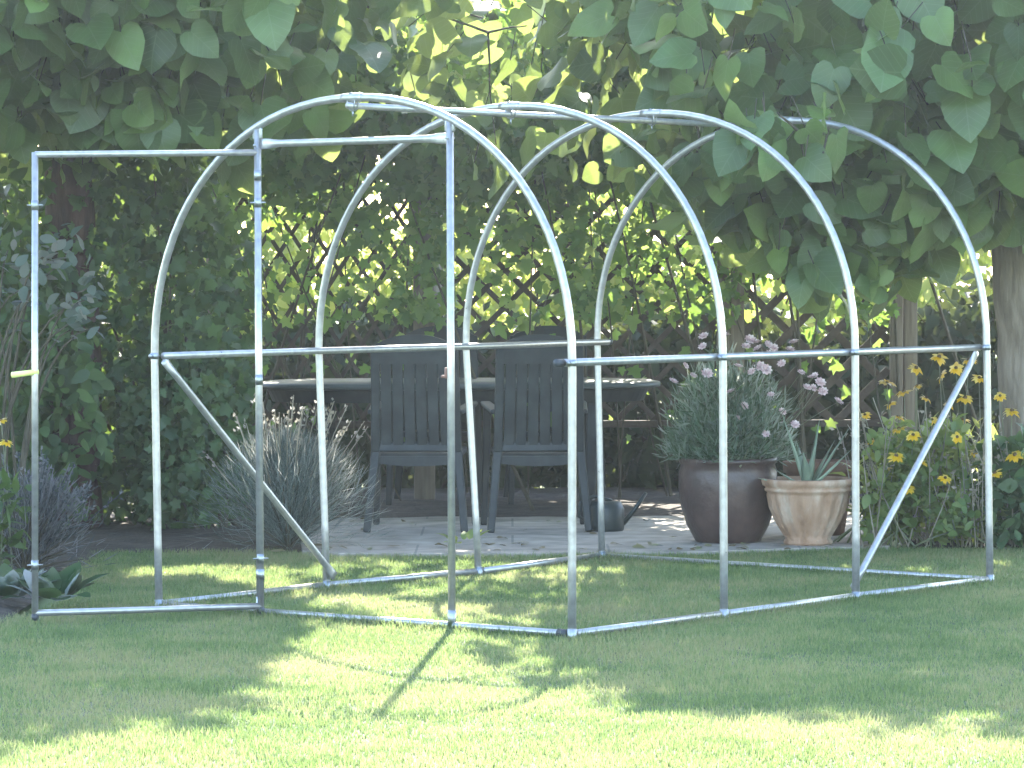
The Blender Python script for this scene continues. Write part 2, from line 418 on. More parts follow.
# patio slab and beds
s = Soup()
PAT = np.array([(-1.02, 17.6), (-.98, 17.02), (-.80, 16.90), (-.3, 16.86), (.4, 16.88), (.9, 16.95), (1.25, 17.10), (1.78, 17.22), (1.9, 19.45), (.6, 19.35), (-.9, 19.4), (-1.05, 18.6)])
v = np.concatenate([np.c_[PAT, np.full(len(PAT), .0)], np.c_[PAT, np.full(len(PAT), -.03)]]); n = len(PAT)
i = np.arange(n); j = (i + 1) % n
s.add(v, [i[None], np.stack([i, i + n, j + n, j], 1)])
tag(s.build('patio', M_PAVE, smooth=False), kind='structure')

def bed(name, outline, hgt=.05, res=34):
    o = np.array(outline); x0, y0 = o.min(0); x1, y1 = o.max(0)
    xs = np.linspace(x0, x1, res); ys = np.linspace(y0, y1, res); X, Y = np.meshgrid(xs, ys)
    Z = hgt * .5 + hgt * .5 * vnoise(np.stack([X, Y, X * 0], -1), 6, 4)
    e = np.minimum.reduce([X - x0, x1 - X, Y - y0, y1 - Y]); Z = Z * np.clip(e / .15, 0, 1) - .012
    idx = np.arange(res * res).reshape(res, res)
    q = np.stack([idx[:-1, :-1], idx[:-1, 1:], idx[1:, 1:], idx[1:, :-1]], -1).reshape(-1, 4)
    return tag(Soup().add(np.stack([X, Y, Z], -1), [q]).build(name, M_SOIL), kind='structure')
bed('soil_bed', [(-6, 13.4), (-1.92, 17.3)])
bed('soil_bed', [(-6, 17.31), (-2.32, 21.6)])
bed('soil_bed', [(-2.31, 17.1), (-1.0, 19.19)], .04, 40)
bed('soil_bed', [(1.92, 17.2), (6, 21.6)])
bed('soil_bed', [(-2.31, 19.2), (1.91, 21.9)], .03, 60)

# ================================================================== POLYTUNNEL FRAME
Rf = [(572, 635), (724, 615), (856, 597), (990, 580)]; Lf = [(159, 605), (327, 586), (479, 572), (602, 556)]
FR = [G(*p) for p in Rf]; FL = [G(*p) for p in Lf]
root = thing('polytunnel_frame', 'bare galvanised steel polytunnel frame with open door standing on the lawn', 'tunnel frame', (FR[0] + FL[0]) / 2)
ROOT = np.array(root.location)
def L(p): return np.asarray(p, float) - ROOT
R_H = .0154
HC = 1.958
mids_L = [2.030, 2.093, 2.040, 2.112]; mids_R = [-.004, .004, .004, .018]
HM = .978
hoop_fn = []
for k in range(4):
    A, B = FR[k], FL[k]; W = np.linalg.norm(B - A); e = (B - A) / W
    sR, sL = mids_R[k], mids_L[k]; sc = (sR + sL) / 2; hw = (sL - sR) / 2
    def pt(s_, z_, A=A, e=e): return A + e * s_ + np.array([0, 0, z_])
    path = [pt(0, -.06)] + [pt(sR * t, HM * t) for t in np.linspace(.25, 1, 4)]
    th = np.linspace(0, PI, 41)[1:-1]
    nn = 2.13
    for t in th:
        c, s_ = math.cos(t), math.sin(t)
        path.append(pt(sc - hw * math.copysign(abs(c) ** (2 / nn), c), HM + (HC - HM) * abs(s_) ** (2 / nn)))
    path += [pt(W + (sL - W) * t, HM * t) for t in np.linspace(1, .25, 4)] + [pt(W, -.06)]
    path = np.array(path)
    hoop_fn.append((A, e, W, sc, hw, sR, sL))
    o = tube(Soup(), L(path), R_H, 12).build('hoop', M_GALV, root)
    # crown sleeve, foot sockets and bolts
    cr = np.array([pt(sc + d, HM + (HC - HM) * (1 - abs(d / hw) ** nn) ** (1 / nn)) for d in np.linspace(-.05, .05, 5)])
    tube(Soup(), L(cr), R_H + .0018, 12).build('crown_sleeve', M_GALV, o)
    for base in (A, B):
        tube(Soup(), L(np.array([base + [0, 0, -.03], base + [0, 0, .022]])), R_H + .002, 12).build('foot_socket', M_ZINC, o)
    for (sx, zz) in ((sR, HM), (sL, HM)):
        b = pt(sx, zz); nrm = np.array([-e[1], e[0], 0])
        bs = Soup(); tube(bs, L(np.array([b - nrm * .026, b + nrm * .026])), .005, 6); tube(bs, L(np.array([b + nrm * .020, b + nrm * .027])), .009, 6)
        tube(bs, L(np.array([b + [0, 0, -.012], b + [0, 0, .012]])), R_H + .0018, 12)
        bs.build('clamp', M_ZINC, o)
VD = norm(FR[3] - FR[0]); WD = norm(FL[0] - FR[0])
def hp(k, s_, z_): A, e = hoop_fn[k][0], hoop_fn[k][1]; return A + e * s_ + np.array([0, 0, z_])
# ridge tube, clipped below the crowns
rp = [hp(k, hoop_fn[k][3], HC - .031) for k in range(4)]
rp = [rp[0] - norm(rp[1] - rp[0]) * .03] + rp[1:3] + [rp[3] + norm(rp[3] - rp[2]) * .03]
ridge = tube(Soup(), L(np.array(rp)), .0125, 12).build('ridge_tube', M_GALV, root)
for k in range(4):
    c = hp(k, hoop_fn[k][3], HC - .015); s = Soup()
    a = np.linspace(0, 2 * PI, 17)
    e = hoop_fn[k][1]
    for d in (-.010, .010):
        tube(s, L(np.array([c + VD * d + e * .018 * math.sin(t) + np.array([0, 0, .033 * math.cos(t)]) for t in a])), .0025, 5, caps=False)
    tube(s, L(np.array([c + [0, 0, -.034], c + [0, 0, -.055]])), .004, 6)
    s.build('wire_clip', M_ZINC, ridge)
# side rails at mid height, just inside the hoops
ins = WD * .027
def rail(name, pts, r=.0140, flat=None, mat=M_GALV):
    return tube(Soup(), L(np.array(pts)), r, 12).build(name, mat, root)
rr = [hp(k, mids_R[k], HM) for k in range(4)]; rl = [hp(k, mids_L[k], HM) for k in range(4)]
o = rail('side_rail', [rr[0] + ins - VD * .02, rr[1] + ins, rr[2] + ins, rr[3] + ins - VD * .01])
tube(Soup(), L(np.array([rr[0] + ins - VD * .06, rr[0] + ins - VD * .018])), .0145, 10).build('end_plug', M_DARKCAP, o)
o = rail('side_rail', [rl[0] - ins + VD * .02, rl[1] - ins, rl[2] - ins, rl[3] - ins + VD * .05])
tube(Soup(), L(np.array([rl[3] - ins + VD * .045, rl[3] - ins + VD * .065])), .0145, 10).build('end_plug', M_DARKCAP, o)
# ground rails
up = np.array([0, 0, .004])
for k in range(3):
    rail('ground_rail', [FR[k] + VD * .03 + up, FR[k + 1] - VD * .03 + up], .0140)
    rail('ground_rail', [FL[k] + VD * .03 + up, FL[k + 1] - VD * .03 + up], .0140)
fr = rail('ground_rail', [FR[0] + WD * .05 + up * .8, FL[0] - WD * .03 + up * .8], .0135)
tube(Soup(), L(np.array([FR[0] + WD * .02 + up * .8, FR[0] + WD * .06 + up * .8])), .0165, 10).build('end_plug', M_DARKCAP, fr)
WB = norm(FL[3] - FR[3])
rail('ground_rail', [FR[3] + WB * .03 + up * .7, FL[3] - WB * .03 + up * .7], .0115)

def flat_ended(s, a, b, r, fl=.07):
    """tube whose two ends are pressed flat"""
    a, b = np.asarray(a, float), np.asarray(b, float); d = norm(b - a); Ln = np.linalg.norm(b - a)
    ts = np.array([0, .02, .045, .07, .10, Ln / 2, Ln - .10, Ln - .07, Ln - .045, Ln - .02, Ln])
    fx = np.array([.25, .25, .3, .7, 1, 1, 1, .7, .3, .25, .25]); fy = np.array([1.45, 1.45, 1.4, 1.15, 1, 1, 1, 1.15, 1.4, 1.45, 1.45])
    side = norm(np.cross(d, [0, 0, 1.0])) if abs(d[2]) < .95 else norm(np.cross(d, VD))
    oth = np.cross(side, d); an = np.arange(12) / 12 * 2 * PI
    v = np.array([a + d * t for t in ts])[:, None] + r * (np.cos(an)[None, :, None] * fx[:, None, None] * side + np.sin(an)[None, :, None] * fy[:, None, None] * oth)
    idx = np.arange(11 * 12).reshape(11, 12); nx = np.roll(idx, -1, 1)
    s.add(v, [np.stack([idx[:-1], nx[:-1], nx[1:], idx[1:]], -1).reshape(-1, 4), idx[0][::-1][None], idx[-1][None]])
    return s
# diagonal braces
flat_ended(Soup(), L(rl[0] - ins * 1.0 + VD * .02 - [0, 0, .014]), L(FL[1] + VD * .015 - WD * .03 + [0, 0, .04]), .0140).build('brace', M_GALV, root)
flat_ended(Soup(), L(rr[3] + ins - VD * .03 - [0, 0, .015]), L(FR[2] + VD * .02 + WD * .03 + [0, 0, .03]), .0140).build('brace', M_GALV, root)
# door posts and lintel in the front hoop
def s_of(px, py):                       # where a pixel ray meets the front hoop's plane
    A, e = hoop_fn[0][0], hoop_fn[0][1]; d = ray(px, py); n_ = np.array([-e[1], e[0], 0])
    t = (A @ n_) / (d @ n_); q = d * t + np.array([0, 0, CAM_H]); return (q - A) @ e, q[2]
def zarc(s_):
    A, e, W, sc, hw, sR, sL = hoop_fn[0]; return HM + (HC - HM) * (1 - min(1, abs((s_ - sc) / hw)) ** 2.13) ** (1 / 2.13)
sPL = s_of(259, 400)[0]; sPR = s_of(451, 400)[0]
nf = -VD
for sp in (sPL, sPR):
    zt = zarc(sp) - .012
    o = tube(Soup(), L(np.array([hp(0, sp, -.04), hp(0, sp, zt)])), .0140, 12).build('door_post', M_GALV, root)
    s = Soup(); rbox(s, (.045, .012, .05), L(hp(0, sp, zt - .012)), Matrix.Rotation(math.atan2(WD[1], WD[0]), 4, 'Z'), .004)
    tube(s, L(np.array([hp(0, sp, zt - .06) - VD * .022, hp(0, sp, zt - .06) + VD * .022])), .005, 6)
    s.build('top_bracket', M_ZINC, o)
    tube(Soup(), L(np.array([hp(0, sp, 0.0), hp(0, sp, .06)])), .0160, 10).build('foot_socket', M_ZINC, o)
zl = s_of(355, 141)[1]
flat_ended(Soup(), L(hp(0, sPL - .012, zl)), L(hp(0, sPR + .012, zl)), .0140).build('lintel', M_GALV, root)
s = Soup(); c = hp(0, sPR + .016, s_of(449, 373)[1]) - VD * .006
rbox(s, (.014, .012, .04), L(c), Matrix.Rotation(.2, 4, 'Z'), .003); rbox(s, (.022, .009, .011), L(c + [-.009, 0, -.013]), None, .003)
s.build('latch', M_COPPER, root)

# the door: welded rectangle swung wide open, hinged on the left post
hb = hp(0, sPL, 0) - VD * .034 + WD * .004
Yh = hb[1]
TR_, BR_ = P(257.5, 152.5, Yh), P(261, 606, Yh)
TL_, BL_ = P(35, 154.5, Yh - .22), P(35, 613, Yh - .22)
door = Soup(); rd = .0128
tube(door, L(np.array([TL_, TR_])), rd, 10); tube(door, L(np.array([BL_, BR_])), rd, 10)
tube(door, L(np.array([TL_ + [0, 0, .008], BL_ - [0, 0, .008]])), rd, 10); tube(door, L(np.array([TR_ + [0, 0, .008], BR_ - [0, 0, .008]])), rd, 10)
door = door.build('door', M_GALV, root)
dd = norm(TR_ - TL_)
for (top, bot) in ((TL_, BL_), (TR_, BR_)):
    for f in (.11, .895):
        c = top + (bot - top) * f; s = Soup()
        tube(s, L(np.array([c - dd * .030, c + dd * .030])), .0035, 6)
        tube(s, L(np.array([c - [0, 0, .018], c + [0, 0, .018]])), rd + .0012, 10)
        s.build('bolt', M_ZINC, door)
for f in (.05, .5, .93):
    c = TR_ + (BR_ - TR_) * f; q = hp(0, sPL, c[2]); s = Soup()
    tube(s, L(np.array([c - [0, 0, .02], c + [0, 0, .02]])), rd + .0018, 10); tube(s, L(np.array([q - [0, 0, .016], q + [0, 0, .016]])), .0153, 10)
    tube(s, L(np.array([c, q])), .005, 6)
    s.build('hinge', M_ZINC, door)
c = P(32, 372.5, Yh - .23); c2 = P(12, 375, Yh - .27)
tag(tube(Soup(), L(np.array([c + (c - c2) * .3, c2])), [.0105, .0115], 10).build('handle', M_YELLOW, door), 'pale yellow rod handle pointing outward')
for c in (BL_, BR_):
    tube(Soup(), L(np.array([c - [0, 0, .004], c - [0, 0, .028]])), .0135, 10).build('end_plug', M_DARKCAP, door)

# ================================================================== TREES
def limb(s, a, b, r0, r1, wob=.08, n=8, sides=9):
    a, b = np.asarray(a, float), np.asarray(b, float); t = np.linspace(0, 1, n)[:, None]
    w = np.cumsum(rng.normal(0, wob / n, (n, 3)), 0); w -= w[0]; w[:, 2] *= .4
    p = a + (b - a) * t + w * np.linalg.norm(b - a)
    tube(s, p, r0 + (r1 - r0) * t[:, 0], sides); return p

def trunk_tube(s, base, top, r, n=14, sides=20, lump=.06):
    base, top = np.asarray(base, float), np.asarray(top, float)
    t = np.linspace(0, 1, n); p = base + (top - base) * t[:, None]
    p[:, 0] += .03 * np.sin(t * 5 + base[0]); p[:, 1] += .02 * np.cos(t * 4)
    rr_ = r * (1 + .35 * np.exp(-t * 12)) * (1 - .18 * t) * (1 + lump * rng.normal(0, .5, n))
    tube(s, p, rr_, sides)

def crown_leaves(s, c, rad, n, tpl, size, lump=.22, shell=.55, vis=1.0, cut=None, inward=.0, seed=0, keep=None, hang=.55):
    c = np.asarray(c, float); rad = np.asarray(rad, float)
    m = int(n * 1.8)
    d = runit(m)
    lumps = 1 + lump * vnoise(d, 2.6, seed) + .6 * lump * vnoise(d, 6, seed + 5)
    rr_ = (shell + (1 - shell) * rng.random(m) ** .45) * lumps
    p = c + d * rad * rr_[:, None]
    if keep is not None: k = keep(p); p, d = p[k], d[k]
    p, d = p[:n], d[:n]; m = len(p)
    dn = norm(d / rad)
    tip = norm(dn * np.array([.35, .35, .1]) + np.array([0, 0, -hang]) + .62 * rng.normal(size=(m, 3)))
    nr = norm(dn * np.array([.8, .8, .4]) + np.array([0, -.25, .45]) + .55 * rng.normal(size=(m, 3)))
    sz = rng.uniform(size[0], size[1], m)
    scatter(s, tpl, p, tip, nr, sz, width=rng.uniform(.82, 1.15, m), droop=.2, fold=.13, wav=.07)
    return p, tip, sz

def gapkeep(p):
    """open slot between the two crowns, wider towards the top"""
    return np.ones(len(p), bool)

def catalpa(label, base, trunk_top, r, lobes, n, mat_bark, seed):
    t = thing('catalpa_tree', label, 'tree', base, group='catalpa trees over the patio')
    b = np.asarray(base, float)
    s = Soup(); trunk_tube(s, (0, 0, -.05), np.asarray(trunk_top) - b, r); s.build('trunk', mat_bark, t)
    ls = Soup(); bs = Soup()
    tot = sum(l[2] for l in lobes)
    for (c, rad, w) in lobes:
        if w > .2: limb(bs, np.asarray(trunk_top) - b - [0, 0, .1], np.asarray(c) - b, r * .55, .025)
        else: limb(bs, np.asarray(lobes[0][0]) - b, np.asarray(c) - b, .014, .005, wob=.15, sides=5)
        for q in range(6 if w > .2 else 3):
            dv = runit(1)[0]; limb(bs, np.asarray(c) - b, np.asarray(c) - b + dv * np.asarray(rad) * .85, .022 if w > .2 else .008, .007 if w > .2 else .003, sides=6)
        p, tp, sz = crown_leaves(ls, np.asarray(c) - b, rad, int(n * w / tot), HEART, (.10, .215), seed=seed)
        seed += 3
        k = rng.random(len(p)) < .8                                   # petioles
        a_, t_ = p[k], tp[k]
        bk = norm(-t_ * .5 + np.array([0, 0, .8]) + .3 * rng.normal(size=t_.shape))
        for i_ in range(0, len(a_), 2):
            tube(bs, np.array([a_[i_], a_[i_] + bk[i_] * .07, a_[i_] + bk[i_] * .15 + [0, .03, 0]]), .003, 3, caps=False)
    bs.build('limbs', M_TWIG, t)
    ls.build('crown', M_CATALPA, t)
    return t

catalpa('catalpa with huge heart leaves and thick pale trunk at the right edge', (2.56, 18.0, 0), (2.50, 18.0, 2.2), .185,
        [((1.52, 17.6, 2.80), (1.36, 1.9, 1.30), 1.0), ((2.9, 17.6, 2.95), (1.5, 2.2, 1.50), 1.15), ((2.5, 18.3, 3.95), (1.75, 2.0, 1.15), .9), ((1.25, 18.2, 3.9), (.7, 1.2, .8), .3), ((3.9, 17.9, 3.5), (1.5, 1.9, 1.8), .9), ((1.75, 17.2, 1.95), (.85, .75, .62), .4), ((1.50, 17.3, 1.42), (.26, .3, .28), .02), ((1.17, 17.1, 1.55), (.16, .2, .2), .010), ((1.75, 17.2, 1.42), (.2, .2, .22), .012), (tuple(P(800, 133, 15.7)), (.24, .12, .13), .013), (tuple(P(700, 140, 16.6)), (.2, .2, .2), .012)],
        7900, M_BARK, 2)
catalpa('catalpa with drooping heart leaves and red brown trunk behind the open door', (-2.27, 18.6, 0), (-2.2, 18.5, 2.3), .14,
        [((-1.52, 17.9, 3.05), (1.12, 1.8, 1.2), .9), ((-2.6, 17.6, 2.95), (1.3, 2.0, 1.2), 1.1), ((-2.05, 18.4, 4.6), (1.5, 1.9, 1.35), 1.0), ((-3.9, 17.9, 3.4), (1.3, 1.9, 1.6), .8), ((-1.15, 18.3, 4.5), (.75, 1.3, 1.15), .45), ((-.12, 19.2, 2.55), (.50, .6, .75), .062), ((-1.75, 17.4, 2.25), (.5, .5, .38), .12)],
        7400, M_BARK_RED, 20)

# ================================================================== TRELLIS FENCE
YT = 20.95
fence = thing('trellis_fence', 'brown diamond lattice trellis fence with wooden posts behind the patio table', 'fence', (0, YT, 0))
def fl(x, z, dy=0): return np.array([x, dy, z])
posts = [(P(216, 300, YT)[0], 2.35, .10), (P(424, 300, YT)[0], 2.2, .12), (P(730, 300, YT)[0], 2.4, .15), (P(903, 300, YT - .02)[0], 2.5, .15)]
for (x, h, w) in posts:
    s = Soup()
    if w > .14: rbox(s, (w * .46, .09, h), fl(x - w * .27, h / 2 - .02, -.03), None, .006); rbox(s, (w * .5, .09, h), fl(x + w * .27, h / 2 - .02, -.02), None, .006)
    else: rbox(s, (w, .09, h), fl(x, h / 2 - .02, -.03), None, .006)
    s.build('post', M_WOOD, fence)
xs = [p[0] for p in posts]
def lattice(x0, x1, z0, z1, step=.233, w=.030, slope=1.0):
    s = Soup()
    for sg, dy in ((1, .0), (-1, .012)):
        run = (z1 - z0) / slope; c = x0 - run if sg > 0 else x0
        end = x1 if sg > 0 else x1 + run
        while c < end:
            # line through (c, z0) with slope sg
            a = np.array([c, z0]); b = np.array([c + sg * run, z1])
            pts_ = []
            for (u0, u1) in ((a, b),):
                t0, t1 = 0.0, 1.0; dx = u1[0] - u0[0]
                ta, tb = (x0 - u0[0]) / dx, (x1 - u0[0]) / dx
                t0, t1 = max(t0, min(ta, tb)), min(t1, max(ta, tb))
                if t1 - t0 > .02:
                    A_, B_ = u0 + (u1 - u0) * t0, u0 + (u1 - u0) * t1
                    beam(s, fl(A_[0], A_[1], dy), fl(B_[0], B_[1], dy), w, .009, (1, 0, 0), .002)
            c += step
    for z in (z0, z1):
        rbox(s, (x1 - x0, .035, .04), fl((x0 + x1) / 2, z, .006), None, .004)
    return s
for (a, b, st, sl, ww) in ((xs[0] + .06, xs[1] - .06, .135, 1.55, .024), (xs[1] + .06, xs[2] - .08, .215, 1.0, .032), (xs[2] + .08, xs[3] - .08, .26, 1.0, .045)):
    lattice(a, b, .42, 1.98, st, ww, sl).build('lattice_panel', M_LATTICE, fence)
lattice(xs[0] - 1.9, xs[0] - .06, .42, 1.98, .135, .024, 1.55).build('lattice_panel', M_LATTICE, fence)
lattice(xs[3] + .9, xs[3] + 2.6, .42, 1.9).build('lattice_panel', M_LATTICE, fence)

# ================================================================== CLIMBERS AND SHRUBS
def leafy(s, tpl, p, size, mat=None, out=(0, -1, .3), hang=.6, jit=.55, droop=.2, fold=.2, wid=(.85, 1.1)):
    m = len(p)
    tip = norm(np.array([0, -.15, -hang]) + jit * rng.normal(size=(m, 3)))
    nr = norm(np.array(out) + jit * rng.normal(size=(m, 3)))
    scatter(s, tpl, p, tip, nr, rng.uniform(size[0], size[1], m), width=rng.uniform(wid[0], wid[1], m), droop=droop, fold=fold)

def blob_points(n, c, rad, lump=.25, seed=0, shell=.3, zmin=.02):
    d = runit(int(n * 1.6)); lu = 1 + lump * vnoise(d, 2.8, seed) + .6 * lump * vnoise(d, 7, seed + 2)
    r = (shell + (1 - shell) * rng.random(len(d)) ** .5) * lu
    p = np.asarray(c) + d * np.asarray(rad) * r[:, None]
    return p[p[:, 2] > zmin][:n]

def clumped(n, c, rad, k, cr, seed=0, zmin=.05):
    """leaf positions gathered in small clumps inside an ellipsoid, so that light shows between them"""
    cc = blob_points(k, c, rad, seed=seed, shell=.15, zmin=zmin)
    w = rng.integers(0, len(cc), n)
    p = cc[w] + runit(n) * cr * (rng.random(n) ** .4)[:, None] * np.array([1, 1, .7])
    return p[p[:, 2] > zmin]

def stems(s, base, tops, r0=.012, r1=.004, spread=.12, sides=5):
    for t in tops:
        b = np.asarray(base, float) + np.array([*rng.normal(0, spread, 2), 0])
        mid = (b + t) / 2 + rng.normal(0, .06, 3); tt = np.linspace(0, 1, 7)[:, None]
        p = (1 - tt) ** 2 * b + 2 * tt * (1 - tt) * mid + tt ** 2 * np.asarray(t)
        tube(s, p, r0 + (r1 - r0) * tt[:, 0], sides, caps=False)

def shrub(name, label, cat, base, c, rad, n, tpl, size, mat, k=0, cr=.2, seed=0, group=None, stem_mat=M_TWIG, nst=9, shell=.3, hang=.5, jit=.6, wid=(.85, 1.1), zmin=.03, out=(0, -1, .3), r0=.012, extra=None):
    t = thing(name, label, cat, base, group=group); b = np.asarray(base, float)
    p = clumped(n, c, rad, k, cr, seed, zmin) if k else blob_points(n, c, rad, seed=seed, shell=shell, zmin=zmin)
    if extra is not None: p = p[extra(p)]
    s = Soup(); leafy(s, tpl, p - b, size, hang=hang, jit=jit, wid=wid, out=out); s.build('foliage', mat, t)
    s = Soup(); pick = p[rng.integers(0, len(p), nst)] - b
    stems(s, (0, 0, 0), pick, r0=r0); s.build('stems', stem_mat, t)
    return t

# vines on the trellis: leaves hang in a loose sheet either side of it, thinned where the photo shows lattice and light
def sheet_points(n, x0, x1, z0, z1, y, thick, holes, seed):
    p = np.stack([rng.uniform(x0, x1, n), y + rng.normal(0, thick, n), rng.uniform(z0, z1, n)], 1)
    dens = .62 + .55 * vnoise(p * np.array([1, 0, 1]), 5.2, seed)
    for (hx0, hx1, hz0, hz1, d) in holes:
        inn = (p[:, 0] > hx0) & (p[:, 0] < hx1) & (p[:, 2] > hz0) & (p[:, 2] < hz1); dens = np.where(inn, dens * d, dens)
    return p[rng.random(n) < dens]
def X(px): return P(px, 300, YT)[0]
def Z(py): return P(512, py, YT)[2]
holes = [(X(225), X(350), Z(312), Z(222), .26), (X(455), X(570), Z(315), Z(248), .24), (X(600), X(705), Z(325), Z(190), .55), (X(755), X(875), Z(350), Z(205), .4),
         (X(380), X(420), Z(290), Z(150), .5), (X(912), X(990), Z(345), Z(200), .0), (X(200), X(900), Z(460), Z(318), .04)]
def vine(label, x0, x1, z0, z1, n, seed, size=(.05, .105), thick=.16, y=None):
    y = YT - .16 if y is None else y
    b = np.array([(x0 + x1) / 2, y, 0]); t = thing('climbing_vine', label, 'vine', b, group='vines on the trellis')
    p = sheet_points(n, x0, x1, z0, z1, y, thick, holes, seed)
    s = Soup(); leafy(s, LOBED, p - b, size, jit=.5); s.build('foliage', M_VINE, t)
    s = Soup(); stems(s, (0, 0, 0), p[rng.integers(0, len(p), 4)] - b, r0=.006, spread=(x1 - x0) * .3); s.build('stems', M_TWIG, t)
vine('vine with small lobed leaves on the lattice left of the chairs', X(215), X(430), .35, 2.75, 3800, 3)
vine('backlit vine hanging over the lattice above the two chairs', X(400), X(585), .5, 2.9, 3800, 7, y=YT - .3)
vine('vine covering the lattice between the right chair and the brown pot', X(570), X(725), .35, 2.9, 3600, 12)
vine('thin vine on the lattice behind the pink flowers', X(720), X(890), .35, 2.5, 2900, 15, y=YT - .1)

# the vine's top growth, thickened and raised out of view as an added sun blocker
def vine_top_blocker(label, x0, x1, z, rz, n, seed):
    b = np.array([(x0 + x1) / 2, YT - .25, 0]); t = thing('climbing_vine', label, 'vine', b, group='vines on the trellis')
    u = rng.uniform(x0, x1, n); a = rng.uniform(0, 2 * PI, n); r = rng.random(n) ** .5
    lm = 1 + .3 * vnoise(np.stack([u, u * 0, a * .3], 1), 3.1, seed)
    p = np.stack([u, YT - .25 + .55 * r * np.cos(a) * lm, z + rz * r * np.sin(a) * lm], 1)
    s = Soup(); leafy(s, LOBED, p - b, (.055, .115), jit=.55); s.build('foliage', M_VINE, t)
    s = Soup(); stems(s, (0, 0, 0), p[rng.integers(0, n, 4)] - b, r0=.012, spread=.4); s.build('stems', M_TWIG, t)
vine_top_blocker('thick vine growth added to block sun along the trellis top left of the gap in the leaves', X(190), X(400), 2.5, .70, 3400, 81)
vine_top_blocker('thin vine growth added along the trellis top under the gap in the leaves', X(390), X(560), 2.05, .34, 1100, 82)
vine_top_blocker('thick vine growth added to block sun along the trellis top right of the gap in the leaves', X(555), X(760), 2.5, .72, 3500, 83)
vine_top_blocker('thick vine growth added to block sun along the trellis top above the pink flowers', X(750), X(930), 2.5, .72, 3300, 84)

# dark climber and shrubs on the left
shrub('climbing_shrub', 'dark bushy climber with lobed leaves filling the space behind the open door', 'shrub', (-1.75, 18.9, 0), (-2.05, 18.9, 1.05), (.70, .6, 1.15), 4600, LOBED, (.05, .10), M_IVY, seed=31, nst=14, shell=.45)
shrub('climbing_shrub', 'low dark shrub with lobed leaves beside the grey lavender bush', 'shrub', (-1.62, 18.5, 0), (-1.64, 18.5, .45), (.36, .4, .5), 1700, LOBED, (.045, .085), M_IVY, seed=33, nst=9, shell=.4)
shrub('climbing_shrub', 'dark shrub filling the left edge behind the orange flowers', 'shrub', (-2.75, 18.2, 0), (-2.75, 18.1, .8), (.7, .6, 1.0), 3600, OVAL, (.06, .115), M_IVY, seed=36, nst=12, shell=.4)
# blue green shrub with long branches, left
t = thing('branching_shrub', 'open shrub with blue green leaves on long bare branches at the left edge', 'shrub', (-2.35, 16.7, 0))
b = np.array([-2.35, 16.7, 0]); s = Soup(); ls = Soup()
for (px, py, dy, nl) in [(85, 300, 0, 15), (95, 285, .1, 9), (60, 240, .15, 14), (45, 255, 0, 15), (92, 328, -.1, 4), (20, 290, -.1, 12), (8, 250, 0, 12), (70, 330, .1, 4), (15, 330, .1, 8), (40, 285, .05, 14), (70, 262, 0, 13), (-15, 300, 0, 12), (88, 318, 0, 9)]:
    e = P(px, py, 16.7 + dy); bb = b + [rng.normal(0, .08), rng.normal(0, .08), 0]
    mid = np.array([bb[0] * .8 + e[0] * .2, bb[1], e[2] * .95]); tt = np.linspace(0, 1, 9)[:, None]
    path = (1 - tt) ** 2 * bb + 2 * tt * (1 - tt) * mid + tt ** 2 * e
    tube(s, path - b, .010 - .007 * tt[:, 0], 5)
    q = e + rng.normal(0, .055, (nl, 3)) - (e - mid) * rng.random((nl, 1)) * .35
    dv = norm(norm(e - mid) + .8 * rng.normal(size=(nl, 3)))
    scatter(ls, OVAL, q - b, dv, np.array([0, -.5, .8]) + .5 * rng.normal(size=(nl, 3)), rng.uniform(.045, .09, nl), droop=.2)
ls.build('foliage', M_BLUELEAF, t); s.build('stems', M_TWIG, t)

def spiky(name, label, cat, base, n, L_, spread, mat, w, lean=(0, 0), seed=0, z0=0.0, curve=.25, flower=None, tpl=LANCE):
    """many thin blades or shoots fanning from a woody base"""
    t = thing(name, label, cat, base)
    a = rng.uniform(0, 2 * PI, n); el = np.abs(rng.normal(0, spread, n)); el = np.minimum(el, 1.45)
    d = np.stack([np.cos(a) * np.sin(el) + lean[0], np.sin(a) * np.sin(el) + lean[1], np.cos(el)], 1); d = norm(d)
    ln = rng.uniform(L_[0], L_[1], n) * (1 - .25 * el / 1.5)
    st = d * (rng.random(n) ** .7 * .82)[:, None] * L_[1]; st[:, 2] = np.maximum(st[:, 2] + z0, .0)
    s = Soup(); d2 = norm(d + .38 * rng.normal(size=(n, 3)) + np.array([0, 0, .15]))
    scatter(s, tpl, st, d2, rng.normal(size=(n, 3)), ln * .30, width=w, droop=curve, fold=.1)
    s.build('foliage', mat, t)
    s = Soup(); k = rng.integers(0, n, 60)
    for i_ in k: tube(s, np.array([d[i_] * .02, d[i_] * ln[i_] * .5, d[i_] * ln[i_] * .9 + [0, 0, -.02]]), [.006, .004, .002], 4, caps=False)
    s.build('stems', M_TWIG, t)
    return t, d, ln
# grey shrub in front of the patio edge
g = G(288, 549); t, d, ln = spiky('grey_shrub', 'rounded grey green shrub of fine needle leaves at the patio edge', 'shrub', g, 11000, (.40, .56), .55, M_GREY, .075, curve=.15)
s = Soup()
for i_ in range(46):                                         # dry flower stalks standing above it
    dv = norm(np.array([rng.normal(0, .35), rng.normal(0, .3), 1])); l_ = rng.uniform(.56, .74)
    tube(s, np.array([dv * .2, dv * l_ * .8, dv * l_ + [.01, 0, 0]]), [.003, .0025, .002], 4, caps=False)
    q = dv * l_ + rng.normal(0, .006, (7, 3)) - dv * rng.random((7, 1)) * .09
    scatter(s, SMALL, q, norm(dv + .4 * rng.normal(size=(7, 3))), rng.normal(size=(7, 3)), .022)
s.build('flower_stalks', M_DRYSTEM, t)
